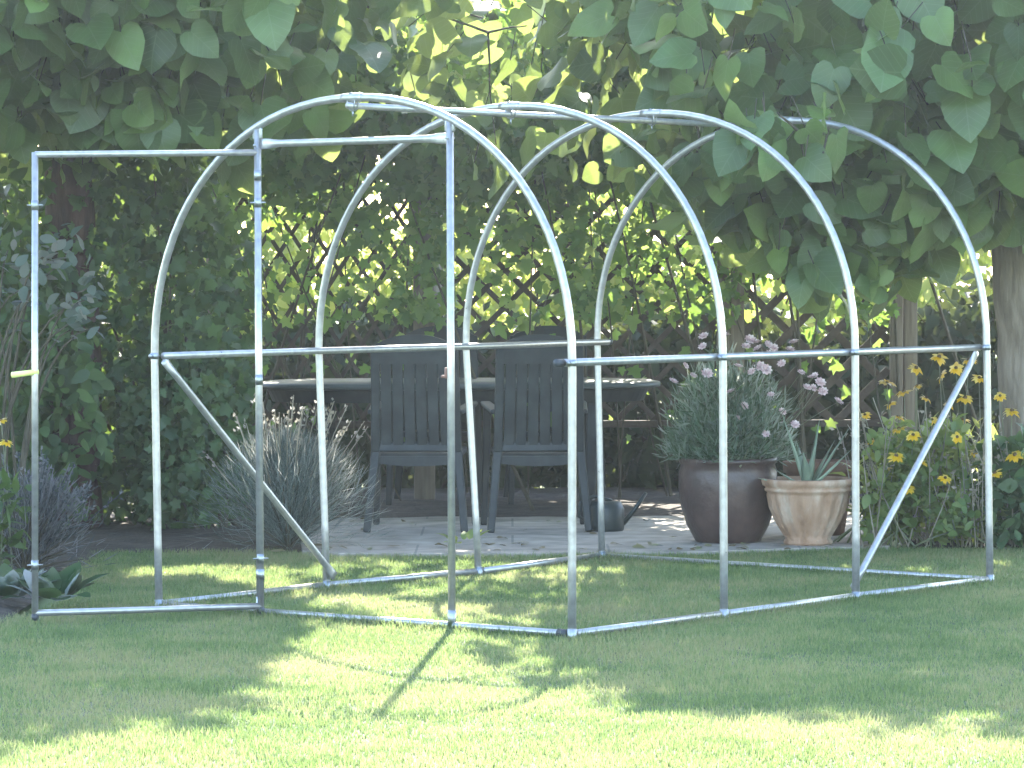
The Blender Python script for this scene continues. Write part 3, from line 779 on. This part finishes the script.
# lavender on the far left
g = np.array([-2.13, 15.9, 0]); t, d, ln = spiky('lavender_plant', 'grey purple lavender with leaning spikes behind the open door', 'plant', g, 1500, (.28, .46), .6, M_LAV, .18, lean=(.25, 0))
s = Soup()
for i_ in range(60):
    dv = norm(np.array([rng.normal(.35, .35), rng.normal(0, .3), 1])); l_ = rng.uniform(.32, .55)
    tube(s, np.array([dv * .1, dv * l_]), .002, 4, caps=False)
    q = dv * l_ - dv * rng.random((12, 1)) * .10 + rng.normal(0, .004, (12, 3))
    scatter(s, SMALL, q, norm(dv + .7 * rng.normal(size=(12, 3))), rng.normal(size=(12, 3)), .022)
s.build('flower_spikes', M_LAV, t)
t, d, ln = spiky('lavender_plant', 'second grey lavender clump at the left edge below the orange flowers', 'plant', (-2.42, 15.3, 0), 1300, (.25, .42), .6, M_LAV, .2)

def rosette(name, label, cat, base, n, size, mat, tpl=HOSTA, el=(.7, 1.35), wid=(.9, 1.1), droop=.35):
    t = thing(name, label, cat, base)
    a = rng.uniform(0, 2 * PI, n); e_ = rng.uniform(el[0], el[1], n)
    d = np.stack([np.cos(a) * np.sin(e_), np.sin(a) * np.sin(e_), np.cos(e_)], 1)
    nr = np.stack([-np.cos(a) * np.cos(e_), -np.sin(a) * np.cos(e_), np.sin(e_)], 1)
    p = d * .03 + np.stack([np.cos(a) * .05, np.sin(a) * .05, np.full(n, .015)], 1)
    s = Soup(); scatter(s, tpl, p, d, nr, rng.uniform(size[0], size[1], n), width=rng.uniform(wid[0], wid[1], n), droop=droop)
    s.build('leaves', mat, t); return t
rosette('hosta_plant', 'broad leaved hosta clump at the lawn edge inside the open door', 'plant', G(52, 606), 22, (.10, .18), M_HOSTA, el=(.25, 1.2), droop=.25)
rosette('hosta_plant', 'smaller broad leaved plant at the left edge beside the lawn', 'plant', G(6, 604), 30, (.09, .16), M_HOSTA, el=(.25, 1.1), droop=.2)

# ------------------------------------------------------------------ flowers
def flower_meshes():
    out = []
    for v_ in range(3):
        s = Soup(); n = 13; a = np.arange(n) / n * 2 * PI + rng.normal(0, .1, n); el = rng.uniform(1.3, 1.95, n)
        d = np.stack([np.cos(a) * np.sin(el), np.sin(a) * np.sin(el), np.cos(el)], 1)
        nr = np.stack([-np.cos(a) * np.cos(el), -np.sin(a) * np.cos(el), np.sin(el)], 1)
        scatter(s, LANCE, d * .009, d, nr, rng.uniform(.040, .053, n), width=2.8, droop=.3)
        pet = s.build('flower', M_GOLD)
        s = Soup(); lathe(s, [(.0, -.004), (.012, -.003), (.013, .006), (.009, .013), (.0005, .015)], 10)
        c = s.build('flower_centre', M_CONE, pet)
        out.append(pet)
    return out
FLW = flower_meshes()
used = [False] * 3
def put_flower(parent, pos, tilt, k):
    pr = FLW[k]
    o = pr if not used[k] else copy_tree(pr)
    used[k] = True
    o.parent = parent; o.location = Vector([float(x) for x in pos])
    o.rotation_euler = (float(tilt[0]), float(tilt[1]), float(rng.uniform(-.8, .8))); k_ = float(rng.uniform(.55, .88)); o.scale = (k_, k_, k_)
def coneflowers(label, base, heads, nleaf, rad, hgt, seed=0, fmat=None):
    base = np.asarray(base, float)
    t = thing('coneflower_plant', label, 'flowering plant', base, group='orange coneflowers in the borders')
    s = Soup()
    for h in heads:
        e = np.asarray(h) - base; b = np.array([rng.normal(0, .05) + e[0] * .4, rng.normal(0, .05), 0]); mid = np.array([b[0] * .6 + e[0] * .4, b[1] * .6 + e[1] * .4, e[2] * .55])
        tt = np.linspace(0, 1, 8)[:, None]; p = (1 - tt) ** 2 * b + 2 * tt * (1 - tt) * mid + tt ** 2 * e
        tube(s, p, .0035 - .0012 * tt[:, 0], 5)
        put_flower(t, e, np.array([abs(rng.normal(.35, .3)), rng.normal(0, .3)]), int(rng.integers(0, 3)))
    s.build('stems', M_STEM, t)
    p = blob_points(nleaf, (0, 0, hgt * .48), (rad, rad * .8, hgt * .55), seed=seed, shell=.1)
    ls = Soup(); m = len(p); o_ = norm(p * np.array([1, 1, 0]) + 1e-4)
    scatter(ls, LANCE, p, norm(o_ * .7 + np.array([0, 0, .35]) + .55 * rng.normal(size=(m, 3))), np.array([0, 0, 1.]) + .5 * rng.normal(size=(m, 3)), rng.uniform(.06, .12, m), width=1.5, droop=.35)
    ls.build('foliage', fmat or M_PERENNIAL, t)
YF = 17.75
Fh = [(939, 357), (969, 360), (956, 368), (916, 368), (941, 376), (979, 378), (887, 382), (904, 392), (917, 386), (926, 398), (965, 398), (949, 405), (1000, 396),
      (1012, 411), (865, 415), (898, 417), (932, 420), (899, 429), (957, 437), (1015, 455), (896, 456), (913, 435), (995, 473), (890, 404), (872, 440), (884, 470), (922, 462), (945, 478), (975, 452), (908, 488), (1006, 440), (962, 420)]
grp = {0: [], 1: [], 2: [], 3: []}
for f in Fh:
    k = 0 if f[0] < 900 else 1 if f[0] < 935 else 2 if f[0] < 985 else 3
    grp[k].append(P(f[0], f[1], YF + rng.uniform(-.15, .2) - (.58 if f[1] > 425 else .1)))
coneflowers('orange coneflowers beside the terracotta pot, leftmost of the right border', (1.82, YF, 0), grp[0], 150, .20, .46, 41)
coneflowers('orange coneflowers in front of the double wooden post', (2.0, YF - .05, 0), grp[1], 200, .22, .50, 42)
coneflowers('tall orange coneflowers with the most heads behind the diagonal tube', (2.2, YF, 0), grp[2], 220, .22, .52, 43)
coneflowers('orange coneflowers standing in front of the pale tree trunk', (2.42, YF - .2, 0), grp[3], 150, .18, .42, 44)
coneflowers('pair of bright orange coneflowers at the far left edge', (-2.24, 15.6, 0), [P(6, 442, 15.6), P(1, 420, 15.65), P(-14, 436, 15.6)], 160, .16, .5, 45, M_IVY)
# light leafy perennials at the foot of the right border
def leafclump(label, px, py, w, h, n, seed, mat=M_PERENNIAL, size=(.07, .13), tpl=OVAL, name='leafy_perennial', dy=0.0):
    b = G(px, py); b[1] += dy
    t = shrub(name, label, 'plant', b, b + [0, 0, h * .42], (w, w * .7, h * .6), n, tpl, size, mat, seed=seed, nst=12, shell=.1, hang=-.2, jit=.6, stem_mat=M_STEM, r0=.005, out=(0, -.4, .8), k=26, cr=.085)
    s = Soup()
    for q in range(16):
        dv = norm(np.array([rng.normal(0, .28), rng.normal(0, .2), 1])); l_ = rng.uniform(.7, 1.25) * h; b0 = np.array([*rng.normal(0, w * .4, 2), 0])
        tube(s, np.array([b0, b0 + dv * l_ * .6, b0 + dv * l_ + [rng.normal(0, .02), 0, 0]]), [.0035, .0028, .002], 4, caps=False)
        q_ = b0 + dv * l_ * rng.uniform(.55, 1, (7, 1)) + rng.normal(0, .012, (7, 3))
        scatter(s, SMALL, q_, norm(dv * .4 + rng.normal(size=(7, 3))), rng.normal(size=(7, 3)), rng.uniform(.015, .035, 7))
    s.build('seed_stems', M_DRYSTEM, t)
leafclump('pale green leafy clump at the lawn edge right of the terracotta pot', 888, 545, .17, .58, 520, 51, size=(.04, .085))
leafclump('leafy clump with sunlit yellowish tops below the coneflowers', 935, 544, .20, .62, 620, 52, size=(.04, .085))
leafclump('dense low leafy plant under the right end of the tunnel', 966, 546, .15, .30, 420, 53, size=(.04, .08))
leafclump('dark leafy bush at the foot of the pale trunk', 1006, 546, .18, .50, 480, 54, mat=M_IVY, size=(.05, .10))
leafclump('dark leafy bush at the right edge beyond the trunk', 1050, 546, .2, .55, 400, 55, mat=M_IVY)

# ================================================================== PATIO FURNITURE
def make_chair():
    t = thing('garden_chair', 'x', 'chair', (0, 0, 0))
    # back faces -Y (towards the lawn); seat opens to +Y
    w = .44
    s = Soup(); rbox(s, (w, .42, .028), (0, .22, .385), Matrix.Rotation(math.radians(2), 4, 'X'), .01)
    # rear apron with a shallow arch
    xs_ = np.linspace(-w / 2, w / 2, 13); zc = .352 - .018 * (1 - (xs_ / (w / 2)) ** 2) + .008
    v = []
    for y in (-.002, .022):
        v += [[x, y, .376] for x in xs_] + [[x, y, z - .016] for x, z in zip(xs_, zc)]
    n = 13; i_ = np.arange(n - 1)
    s.add(v, [np.stack([i_, i_ + 1, i_ + 1 + n, i_ + n], 1), np.stack([2 * n + i_ + 1, 2 * n + i_, 3 * n + i_, 3 * n + i_ + 1], 1), np.stack([n + i_, n + i_ + 1, 3 * n + i_ + 1, 3 * n + i_], 1), np.stack([i_, 2 * n + i_, 2 * n + i_ + 1, i_ + 1], 1)])
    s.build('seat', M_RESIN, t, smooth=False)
    # back: two stiles, bottom rail, top board with curved crest and six slats
    s = Soup()
    def bk(x, z): return (x, -.015 - (z - .4) * .17 + .03 * (1 - (x / .2) ** 2) * 0, z)
    for sg in (-1, 1): beam(s, bk(sg * .205, .40), bk(sg * .195, .93), .045, .026, (1, 0, 0), .007)
    for x in np.linspace(-.147, .147, 6): beam(s, bk(x * 1.02, .43), bk(x * .97, .90), .0525, .014, (1, 0, 0), .004)
    beam(s, bk(-.185, .425), bk(.185, .425), .05, .02, (0, .17, 1), .006)
    m_ = 17; xa = np.linspace(-.205, .205, m_); v = []
    for dy in (-.013, .013):
        v += [[x, bk(x, .84)[1] + dy, .84] for x in xa]
        v += [[x, bk(x, .95)[1] + dy, .925 + .062 * (1 - abs(x / .212) ** 2.4)] for x in xa]
    i_ = np.arange(m_ - 1); m = m_
    s.add(v, [np.stack([i_, i_ + 1, m + i_ + 1, m + i_], 1), np.stack([2 * m + i_ + 1, 2 * m + i_, 3 * m + i_, 3 * m + i_ + 1], 1), np.stack([m + i_, m + i_ + 1, 3 * m + i_ + 1, 3 * m + i_], 1),
              np.array([[0, m, 3 * m, 2 * m], [m - 1, 3 * m - 1, 4 * m - 1, 2 * m - 1]]), np.stack([i_ + 1, i_, 2 * m + i_, 2 * m + i_ + 1], 1)])
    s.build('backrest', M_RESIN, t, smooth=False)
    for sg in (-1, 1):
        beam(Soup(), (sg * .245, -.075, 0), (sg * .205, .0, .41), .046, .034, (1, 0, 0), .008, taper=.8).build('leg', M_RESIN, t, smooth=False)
        beam(Soup(), (sg * .255, .47, 0), (sg * .235, .43, .62), .042, .034, (1, 0, 0), .008, taper=.8).build('leg', M_RESIN, t, smooth=False)
        s = Soup(); beam(s, (sg * .215, -.04, .60), (sg * .245, .46, .625), .055, .024, (1, 0, 0), .009)
        s.build('armrest', M_RESIN, t, smooth=False)
    return t
chair = make_chair()
def place(o, loc, rz, label):
    o.location = Vector([float(v_) for v_ in loc]); o.rotation_euler = (0, 0, rz); o['label'] = label; o['group'] = 'dark garden chairs round the patio table'
place(chair, (P(417, 530, 18.27)[0], 18.28, .0), math.radians(-4), 'dark slatted garden chair, left of the two with backs to the lawn')
c2 = copy_tree(chair); place(c2, (P(539, 530, 18.27)[0], 18.26, .0), math.radians(3), 'dark slatted garden chair, right of the two with backs to the lawn')
c3 = copy_tree(chair); place(c3, (P(430, 530, 18.4)[0] - .0, 20.72, .0), math.radians(178), 'dark garden chair on the far side of the table behind the left chair')
c4 = copy_tree(chair); place(c4, (P(545, 530, 18.4)[0] + .05, 20.72, .0), math.radians(184), 'dark garden chair on the far side of the table behind the right chair')

tb = thing('patio_table', 'long oval grey green garden table behind the dark chairs', 'table', (-.29, 19.75, .0))
def oval(a, b, z, n=64, p=3.2):
    t_ = np.linspace(0, 2 * PI, n, endpoint=False); c, s_ = np.cos(t_), np.sin(t_)
    return np.stack([a * np.sign(c) * np.abs(c) ** (2 / p), b * np.sign(s_) * np.abs(s_) ** (2 / p), np.full(n, z)], 1)
def stack(s, rings):
    n = len(rings[0]); v = np.concatenate(rings); pol = []
    for k in range(len(rings) - 1):
        i_ = np.arange(n); j_ = (i_ + 1) % n; pol.append(np.stack([k * n + i_, k * n + j_, (k + 1) * n + j_, (k + 1) * n + i_], 1))
    pol += [np.arange(n)[::-1][None], ((len(rings) - 1) * n + np.arange(n))[None]]
    s.add(v, pol); return s
stack(Soup(), [oval(1.06, .53, .675), oval(1.09, .545, .68), oval(1.09, .55, .70), oval(1.05, .54, .708)]).build('table_top', M_TABLE, tb)
stack(Soup(), [oval(1.0, .46, .605), oval(1.03, .49, .672)]).build('apron', M_RESIN, tb, smooth=False)
for sx in (-1, 1):
    for sy in (-1, 1):
        beam(Soup(), (sx * .70, sy * .36, 0), (sx * .72, sy * .33, .62), .07, .06, (1, 0, 0), .012, taper=.75).build('leg', M_RESIN, tb, smooth=False)

# watering can beside the right chair
g = np.array([P(606, 530, 18.3)[0], 18.3, .0]); wc = thing('watering_can', 'small dark green watering can on the paving beside the right chair', 'watering can', g)
s = Soup(); lathe(s, [(.085, 0), (.092, .01), (.092, .11), (.075, .145), (.04, .15)], 20); s.build('body', M_CAN, wc)
tube(Soup(), [(.085, 0, .035), (.14, -.01, .10), (.20, -.02, .19)], [.014, .012, .009], 8).build('spout', M_CAN, wc)
tube(Soup(), [(-.088, 0, .04), (-.135, 0, .07), (-.13, 0, .14), (-.06, 0, .175), (.03, 0, .15)], .008, 8).build('handle', M_CAN, wc)

# ================================================================== POTS
PB = np.array([P(728, 535, 17.55)[0], 17.55, .0])
pot = thing('plant_pot', 'large dark brown glazed round pot holding the pink flowers', 'plant pot', PB)
lathe(Soup(), [(.001, 0), (.150, 0), (.158, .006), (.198, .08), (.226, .17), (.238, .26), (.236, .335), (.226, .372), (.236, .382), (.240, .395), (.233, .405), (.215, .404), (.208, .38), (.205, .36), (.001, .36)], 40).build('body', M_GLAZE, pot)
so = Soup(); lathe(so, [(.001, .352), (.205, .352), (.205, .366), (.001, .372)], 24); so.build('soil', M_SOIL, pot)
pk = thing('pink_flower_plant', 'rounded fine leaved plant with pale pink flowers in the brown pot', 'flowering plant', PB + [0, 0, .37])
n = 5200
d = runit(n); d[:, 2] = np.abs(d[:, 2]) * .9 + .05; d = norm(d)
p = d * np.array([.33, .30, .50]) * (rng.random(n) ** .55)[:, None] * (1 + .16 * vnoise(d, 4, 3))[:, None]
s = Soup(); scatter(s, LANCE, p, norm(d * .6 + np.array([0, 0, .5]) + .45 * rng.normal(size=(n, 3))), rng.normal(size=(n, 3)), rng.uniform(.04, .085, n), width=.55, droop=.2)
s.build('foliage', M_DIANTH, pk)
s = Soup(); stems(s, (0, 0, 0), p[rng.integers(0, n, 45)], r0=.005, r1=.002, spread=.06); s.build('stems', M_STEM, pk)
s = Soup(); n = 9
for ring, (rr_, el_) in enumerate(((.019, 1.15), (.013, .7))):
    a = np.arange(n) / n * 2 * PI + ring * .3; d_ = np.stack([np.cos(a) * math.sin(el_), np.sin(a) * math.sin(el_), np.full(n, math.cos(el_))], 1)
    scatter(s, OVAL, d_ * .002, d_, np.stack([-np.cos(a) * math.cos(el_), -np.sin(a) * math.cos(el_), np.full(n, math.sin(el_))], 1), rr_ * 1.25, width=1.3, droop=.1)
fl0 = s.build('flower', M_PINK, pk)
PKF = [(685, 366), (707, 374), (673, 382), (727, 335), (731, 392), (752, 372), (760, 367), (766, 370), (750, 340), (756, 343), (768, 345), (744, 406), (738, 419), (771, 395), (746, 347),
       (703, 347), (704, 337), (738, 367), (782, 364), (790, 350), (794, 343), (812, 378), (820, 383), (807, 388), (823, 392), (838, 402), (801, 373), (813, 388), (782, 412), (766, 434), (795, 425), (693, 376), (770, 355), (758, 349), (815, 376), (774, 348)]
first = True
for (px, py) in PKF:
    q = P(px, py, 17.30 + rng.uniform(-.03, .14)) - (PB + [0, 0, .37])
    o = fl0 if first else fl0.copy()
    if not first: COL.objects.link(o)
    first = False; o.parent = pk; o.location = Vector([float(x) for x in q]); o.rotation_euler = (rng.uniform(.1, 1.3), rng.normal(0, .4), rng.uniform(-.6, .6))
    sc_ = rng.uniform(.8, 1.25); o.scale = (sc_, sc_, sc_)
s = Soup()
for (px, py) in PKF[::1]:
    if px > 795:
        q = P(px, py, 17.36) - (PB + [0, 0, .37]); stems(s, (.1, 0, 0), [q], r0=.003, r1=.0015, spread=.02)
s.build('flower_stems', M_STEM, pk)

TB = np.array([P(808, 541, 17.36)[0], 17.36, .0])
tp = thing('plant_pot', 'pale fluted terracotta pot holding the spiky aloe', 'plant pot', TB)
prof = [(.001, 0), (.112, 0), (.118, .012), (.108, .03), (.118, .05), (.152, .11), (.180, .175), (.193, .235), (.195, .25), (.206, .255), (.208, .265), (.200, .272), (.216, .282), (.222, .300), (.220, .312), (.205, .314), (.192, .30), (.188, .285), (.001, .285)]
flu = [0, 0, 0, 0, .025, .038, .036, .024, 0, 0, 0, 0, 0, 0, 0, 0, 0, 0, 0]
lathe(Soup(), prof, 108, flute=flu).build('body', M_TERRA, tp)
so = Soup(); lathe(so, [(.001, .278), (.188, .278), (.188, .29), (.001, .297)], 24); so.build('soil', M_SOIL, tp)
al = thing('aloe_plant', 'spiky grey green aloe in the fluted terracotta pot', 'plant', TB + [0, 0, .29])
s = Soup()
AB = TB + [0, 0, .29]
for (px, py, dy, w) in [(781, 411, -.02, .026), (820, 418, .06, .022), (852, 424, .0, .026), (854, 447, -.05, .024), (758, 478, -.1, .024), (803, 452, -.12, .03), (815, 446, -.05, .026), (796, 440, .1, .024), (770, 466, .08, .022), (835, 440, .1, .022), (840, 462, -.12, .02), (788, 430, .03, .02)]:
    e = P(px, py, TB[1] + dy) - AB; n_ = 9; tt = np.linspace(0, 1, n_)[:, None]
    b = np.array([e[0] * .12, dy * .2, -.01]); mid = b * .5 + e * .5 + np.array([0, 0, -.02 if abs(e[0]) > .12 else 0]) - np.array([e[0] * .12, 0, 0])
    path = (1 - tt) ** 2 * b + 2 * tt * (1 - tt) * mid + tt ** 2 * e
    tg = norm(np.gradient(path, axis=0)); rad_ = norm(np.array([e[0], dy - .02, .0]) + 1e-5); sd = norm(np.cross(tg, rad_)); nr = np.cross(sd, tg)
    wd = (w * 1.5 * (1 - tt[:, 0] ** 1.8) * (.75 + .4 * np.sin(tt[:, 0] * 3)) + .001)[:, None]
    ring = np.stack([path - sd * wd * .55, path - nr * wd * .10 , path + sd * wd * .55, path + nr * wd * .30], 1)
    idx = np.arange(n_ * 4).reshape(n_, 4); nx = np.roll(idx, -1, 1)
    s.add(ring, [np.stack([idx[:-1], nx[:-1], nx[1:], idx[1:]], -1).reshape(-1, 4), idx[-1][None], idx[0][::-1][None]])
s.build('leaves', M_ALOE, al)
OB = np.array([P(820, 520, 18.0)[0], 18.0, .0])
op = thing('plant_pot', 'older reddish terracotta pot half hidden behind the fluted pot', 'plant pot', OB)
lathe(Soup(), [(.001, 0), (.12, 0), (.165, .30), (.18, .305), (.185, .36), (.172, .362), (.160, .33), (.001, .32)], 32).build('body', M_TERRA_OLD, op)

# small things on the paving
w_ = rosette('weed', 'small yellow green weed growing at the patio edge', 'plant', G(464, 551) + [0, 0, .01], 12, (.05, .09), M_PERENNIAL, tpl=OVAL, el=(.2, 1.1))
n = 95
p = np.stack([rng.uniform(-1.2, 1.7, n), rng.uniform(17.12, 19.3, n) ** 1.0, np.full(n, .006)], 1)
p[:50, 1] = rng.uniform(16.95, 17.4, 50)
a = rng.uniform(0, 6.28, n)
s = Soup(); scatter(s, OVAL, p, np.stack([np.cos(a), np.sin(a), rng.normal(.08, .1, n)], 1), np.array([0, 0, 1.]) + .25 * rng.normal(size=(n, 3)), rng.uniform(.025, .075, n), droop=.25)
tag(s.build('fallen_leaves', M_DRYLEAF), kind='stuff')

# ================================================================== BEYOND THE TRELLIS
BK = [(-5.2, 24.0, 1.2, 2.6), (-3.6, 25.2, 1.3, 2.3), (-2.2, 26.3, 1.1, 2.2), (-.9, 26.8, 1.2, 2.0), (.3, 26.2, 1.1, 2.3), (1.5, 26.8, 1.2, 2.6), (2.9, 25.6, 1.2, 2.4), (4.4, 25.0, 1.3, 2.7)]
BL = ['wide sunlit bush beyond the left end of the trellis', 'yellow green bush beyond the trellis, behind the open door', 'sunlit bush seen through the lattice left of the door post', 'sunlit bush seen through the lattice behind the left chair',
      'sunlit bush seen through the lattice behind the right chair', 'tall sunlit bush seen through the lattice above the brown pot', 'feathery sunlit bush seen between the double post and pale trunk', 'sunlit bush beyond the pale trunk at the right edge']
for (x, y, w, h), lb in zip(BK, BL):
    shrub('sunlit_bush', lb, 'bush', (x, y, 0), (x, y, h * .5), (w, .8, h * .56), 3600, OVAL, (.06, .12), M_BACKLEAF, k=120, cr=.30, seed=int(abs(x) * 10), group='bushes beyond the trellis', nst=10)
# dark low hedge directly behind the trellis
for (x, w, lb, sd) in ((-2.9, 1.3, 'dark twiggy hedge behind the left part of the trellis', 61), (-.7, 1.25, 'dark twiggy hedge behind the table', 62), (1.1, 1.0, 'dark twiggy hedge behind the brown pot', 63), (2.95, 1.1, 'dark clipped hedge behind the coneflowers', 64)):
    hh = 1.0 if x < 2 else 1.12
    shrub('low_hedge', lb, 'hedge', (x, 22.0, 0), (x, 22.0, hh * .42), (w * 1.1, .4, hh * .62), 5200, SMALL, (.08, .15), M_DARKHEDGE, seed=sd, group='low hedges behind the trellis', nst=30, shell=.5)
# taller trees further back close the view above the bushes and dapple the lawn
def tree(label, base, h, cr_c, cr_r, n, k, cr, size, seed, tpl=OVAL, mat=M_BACKLEAF):
    t = thing('garden_tree', label, 'tree', base, group='trees beyond the bushes'); b = np.asarray(base, float)
    s = Soup(); trunk_tube(s, (0, 0, -.05), (0.05, 0, h * .6), .09, sides=12)
    cc = np.asarray(cr_c, float)
    for q in range(9): limb(s, (0.03, 0, h * .4 + .02 * q), cc - b + runit(1)[0] * np.asarray(cr_r) * .8, .035, .008, sides=6)
    s.build('trunk', M_BARK, t)
    p = clumped(n, cc, cr_r, k, cr, seed); s = Soup(); leafy(s, tpl, p - b, size, jit=.6); s.build('crown', mat, t)
tree('slender sunlit tree seen through the gap between the two catalpas', (-.58, 24.2, 0), 5, (-.15, 24.2, 3.5), (1.15, .9, 1.5), 2300, 60, .34, (.12, .22), 71, tpl=HEART)
tree('broad tree far behind the left catalpa', (-3.2, 29.5, 0), 6, (-3.2, 29.5, 3.6), (2.2, 1.4, 2.2), 3200, 120, .5, (.13, .22), 72)
tree('broad tree far behind the right catalpa', (2.4, 30.5, 0), 6, (2.4, 30.5, 3.6), (2.4, 1.4, 2.2), 3200, 120, .5, (.13, .22), 73)

# ================================================================== ADDED THIN VOLUME STANDING IN FOR LENS GLARE
def glare_veil_box(density):
    m = bpy.data.materials.new('glare_veil'); m.use_nodes = True; nt = m.node_tree; nt.nodes.clear()
    out = nt.nodes.new('ShaderNodeOutputMaterial'); v = nt.nodes.new('ShaderNodeVolumePrincipled')
    v.inputs['Color'].default_value = (.74, .88, 1, 1); v.inputs['Density'].default_value = density; v.inputs['Anisotropy'].default_value = .80
    nt.links.new(v.outputs[0], out.inputs['Volume'])
    s = Soup(); rbox(s, (250, 250, 10.5), (0, 0, 4.2), None, 0)
    tag(s.build('glare_veil', m, smooth=False), kind='stuff')
glare_veil_box(.00078)

# ================================================================== LIGHT, SKY, CAMERA
AZ, EL = math.radians(3.8), math.radians(35.5)
S = Vector((math.sin(AZ) * math.cos(EL), math.cos(AZ) * math.cos(EL), math.sin(EL)))
sun = bpy.data.lights.new('sun', 'SUN'); sun.energy = 3.7; sun.angle = math.radians(.5); sun.color = (1, .93, .80)
so = bpy.data.objects.new('sun', sun); COL.objects.link(so); so.rotation_euler = S.to_track_quat('Z', 'Y').to_euler(); so.location = (0, 0, 30)
w = bpy.data.worlds.new('World'); scene.world = w; w.use_nodes = True
nt = w.node_tree; nt.nodes.clear()
sky = nt.nodes.new('ShaderNodeTexSky'); sky.sky_type = 'NISHITA'; sky.sun_disc = False
sky.sun_elevation = EL; sky.sun_rotation = AZ; sky.air_density = 1.0; sky.dust_density = 1.0; sky.ozone_density = 1.0
bg = nt.nodes.new('ShaderNodeBackground'); bg.inputs['Strength'].default_value = .15
wo = nt.nodes.new('ShaderNodeOutputWorld'); nt.links.new(sky.outputs[0], bg.inputs['Color']); nt.links.new(bg.outputs[0], wo.inputs['Surface'])

cam = bpy.data.cameras.new('camera'); cam.sensor_fit = 'HORIZONTAL'; cam.sensor_width = 36; cam.lens = FOC / 1024 * 36
cam.clip_start = .1; cam.clip_end = 1000
co = bpy.data.objects.new('camera', cam); COL.objects.link(co)
co.matrix_world = Matrix.Translation((0, 0, CAM_H)) @ Matrix.Rotation(PI / 2 - PITCH, 4, 'X') @ Matrix.Rotation(ROLL, 4, 'Z')
scene.camera = co
vs = scene.view_settings
scene.display_settings.display_device = 'sRGB'
vs.view_transform = 'Standard'; vs.look = 'None'; vs.gamma = 1; vs.use_curve_mapping = False; vs.exposure = 3.2
cy = scene.cycles
cy.max_bounces = 10; cy.diffuse_bounces = 4; cy.glossy_bounces = 4; cy.transmission_bounces = 6
cy.sample_clamp_indirect = 8
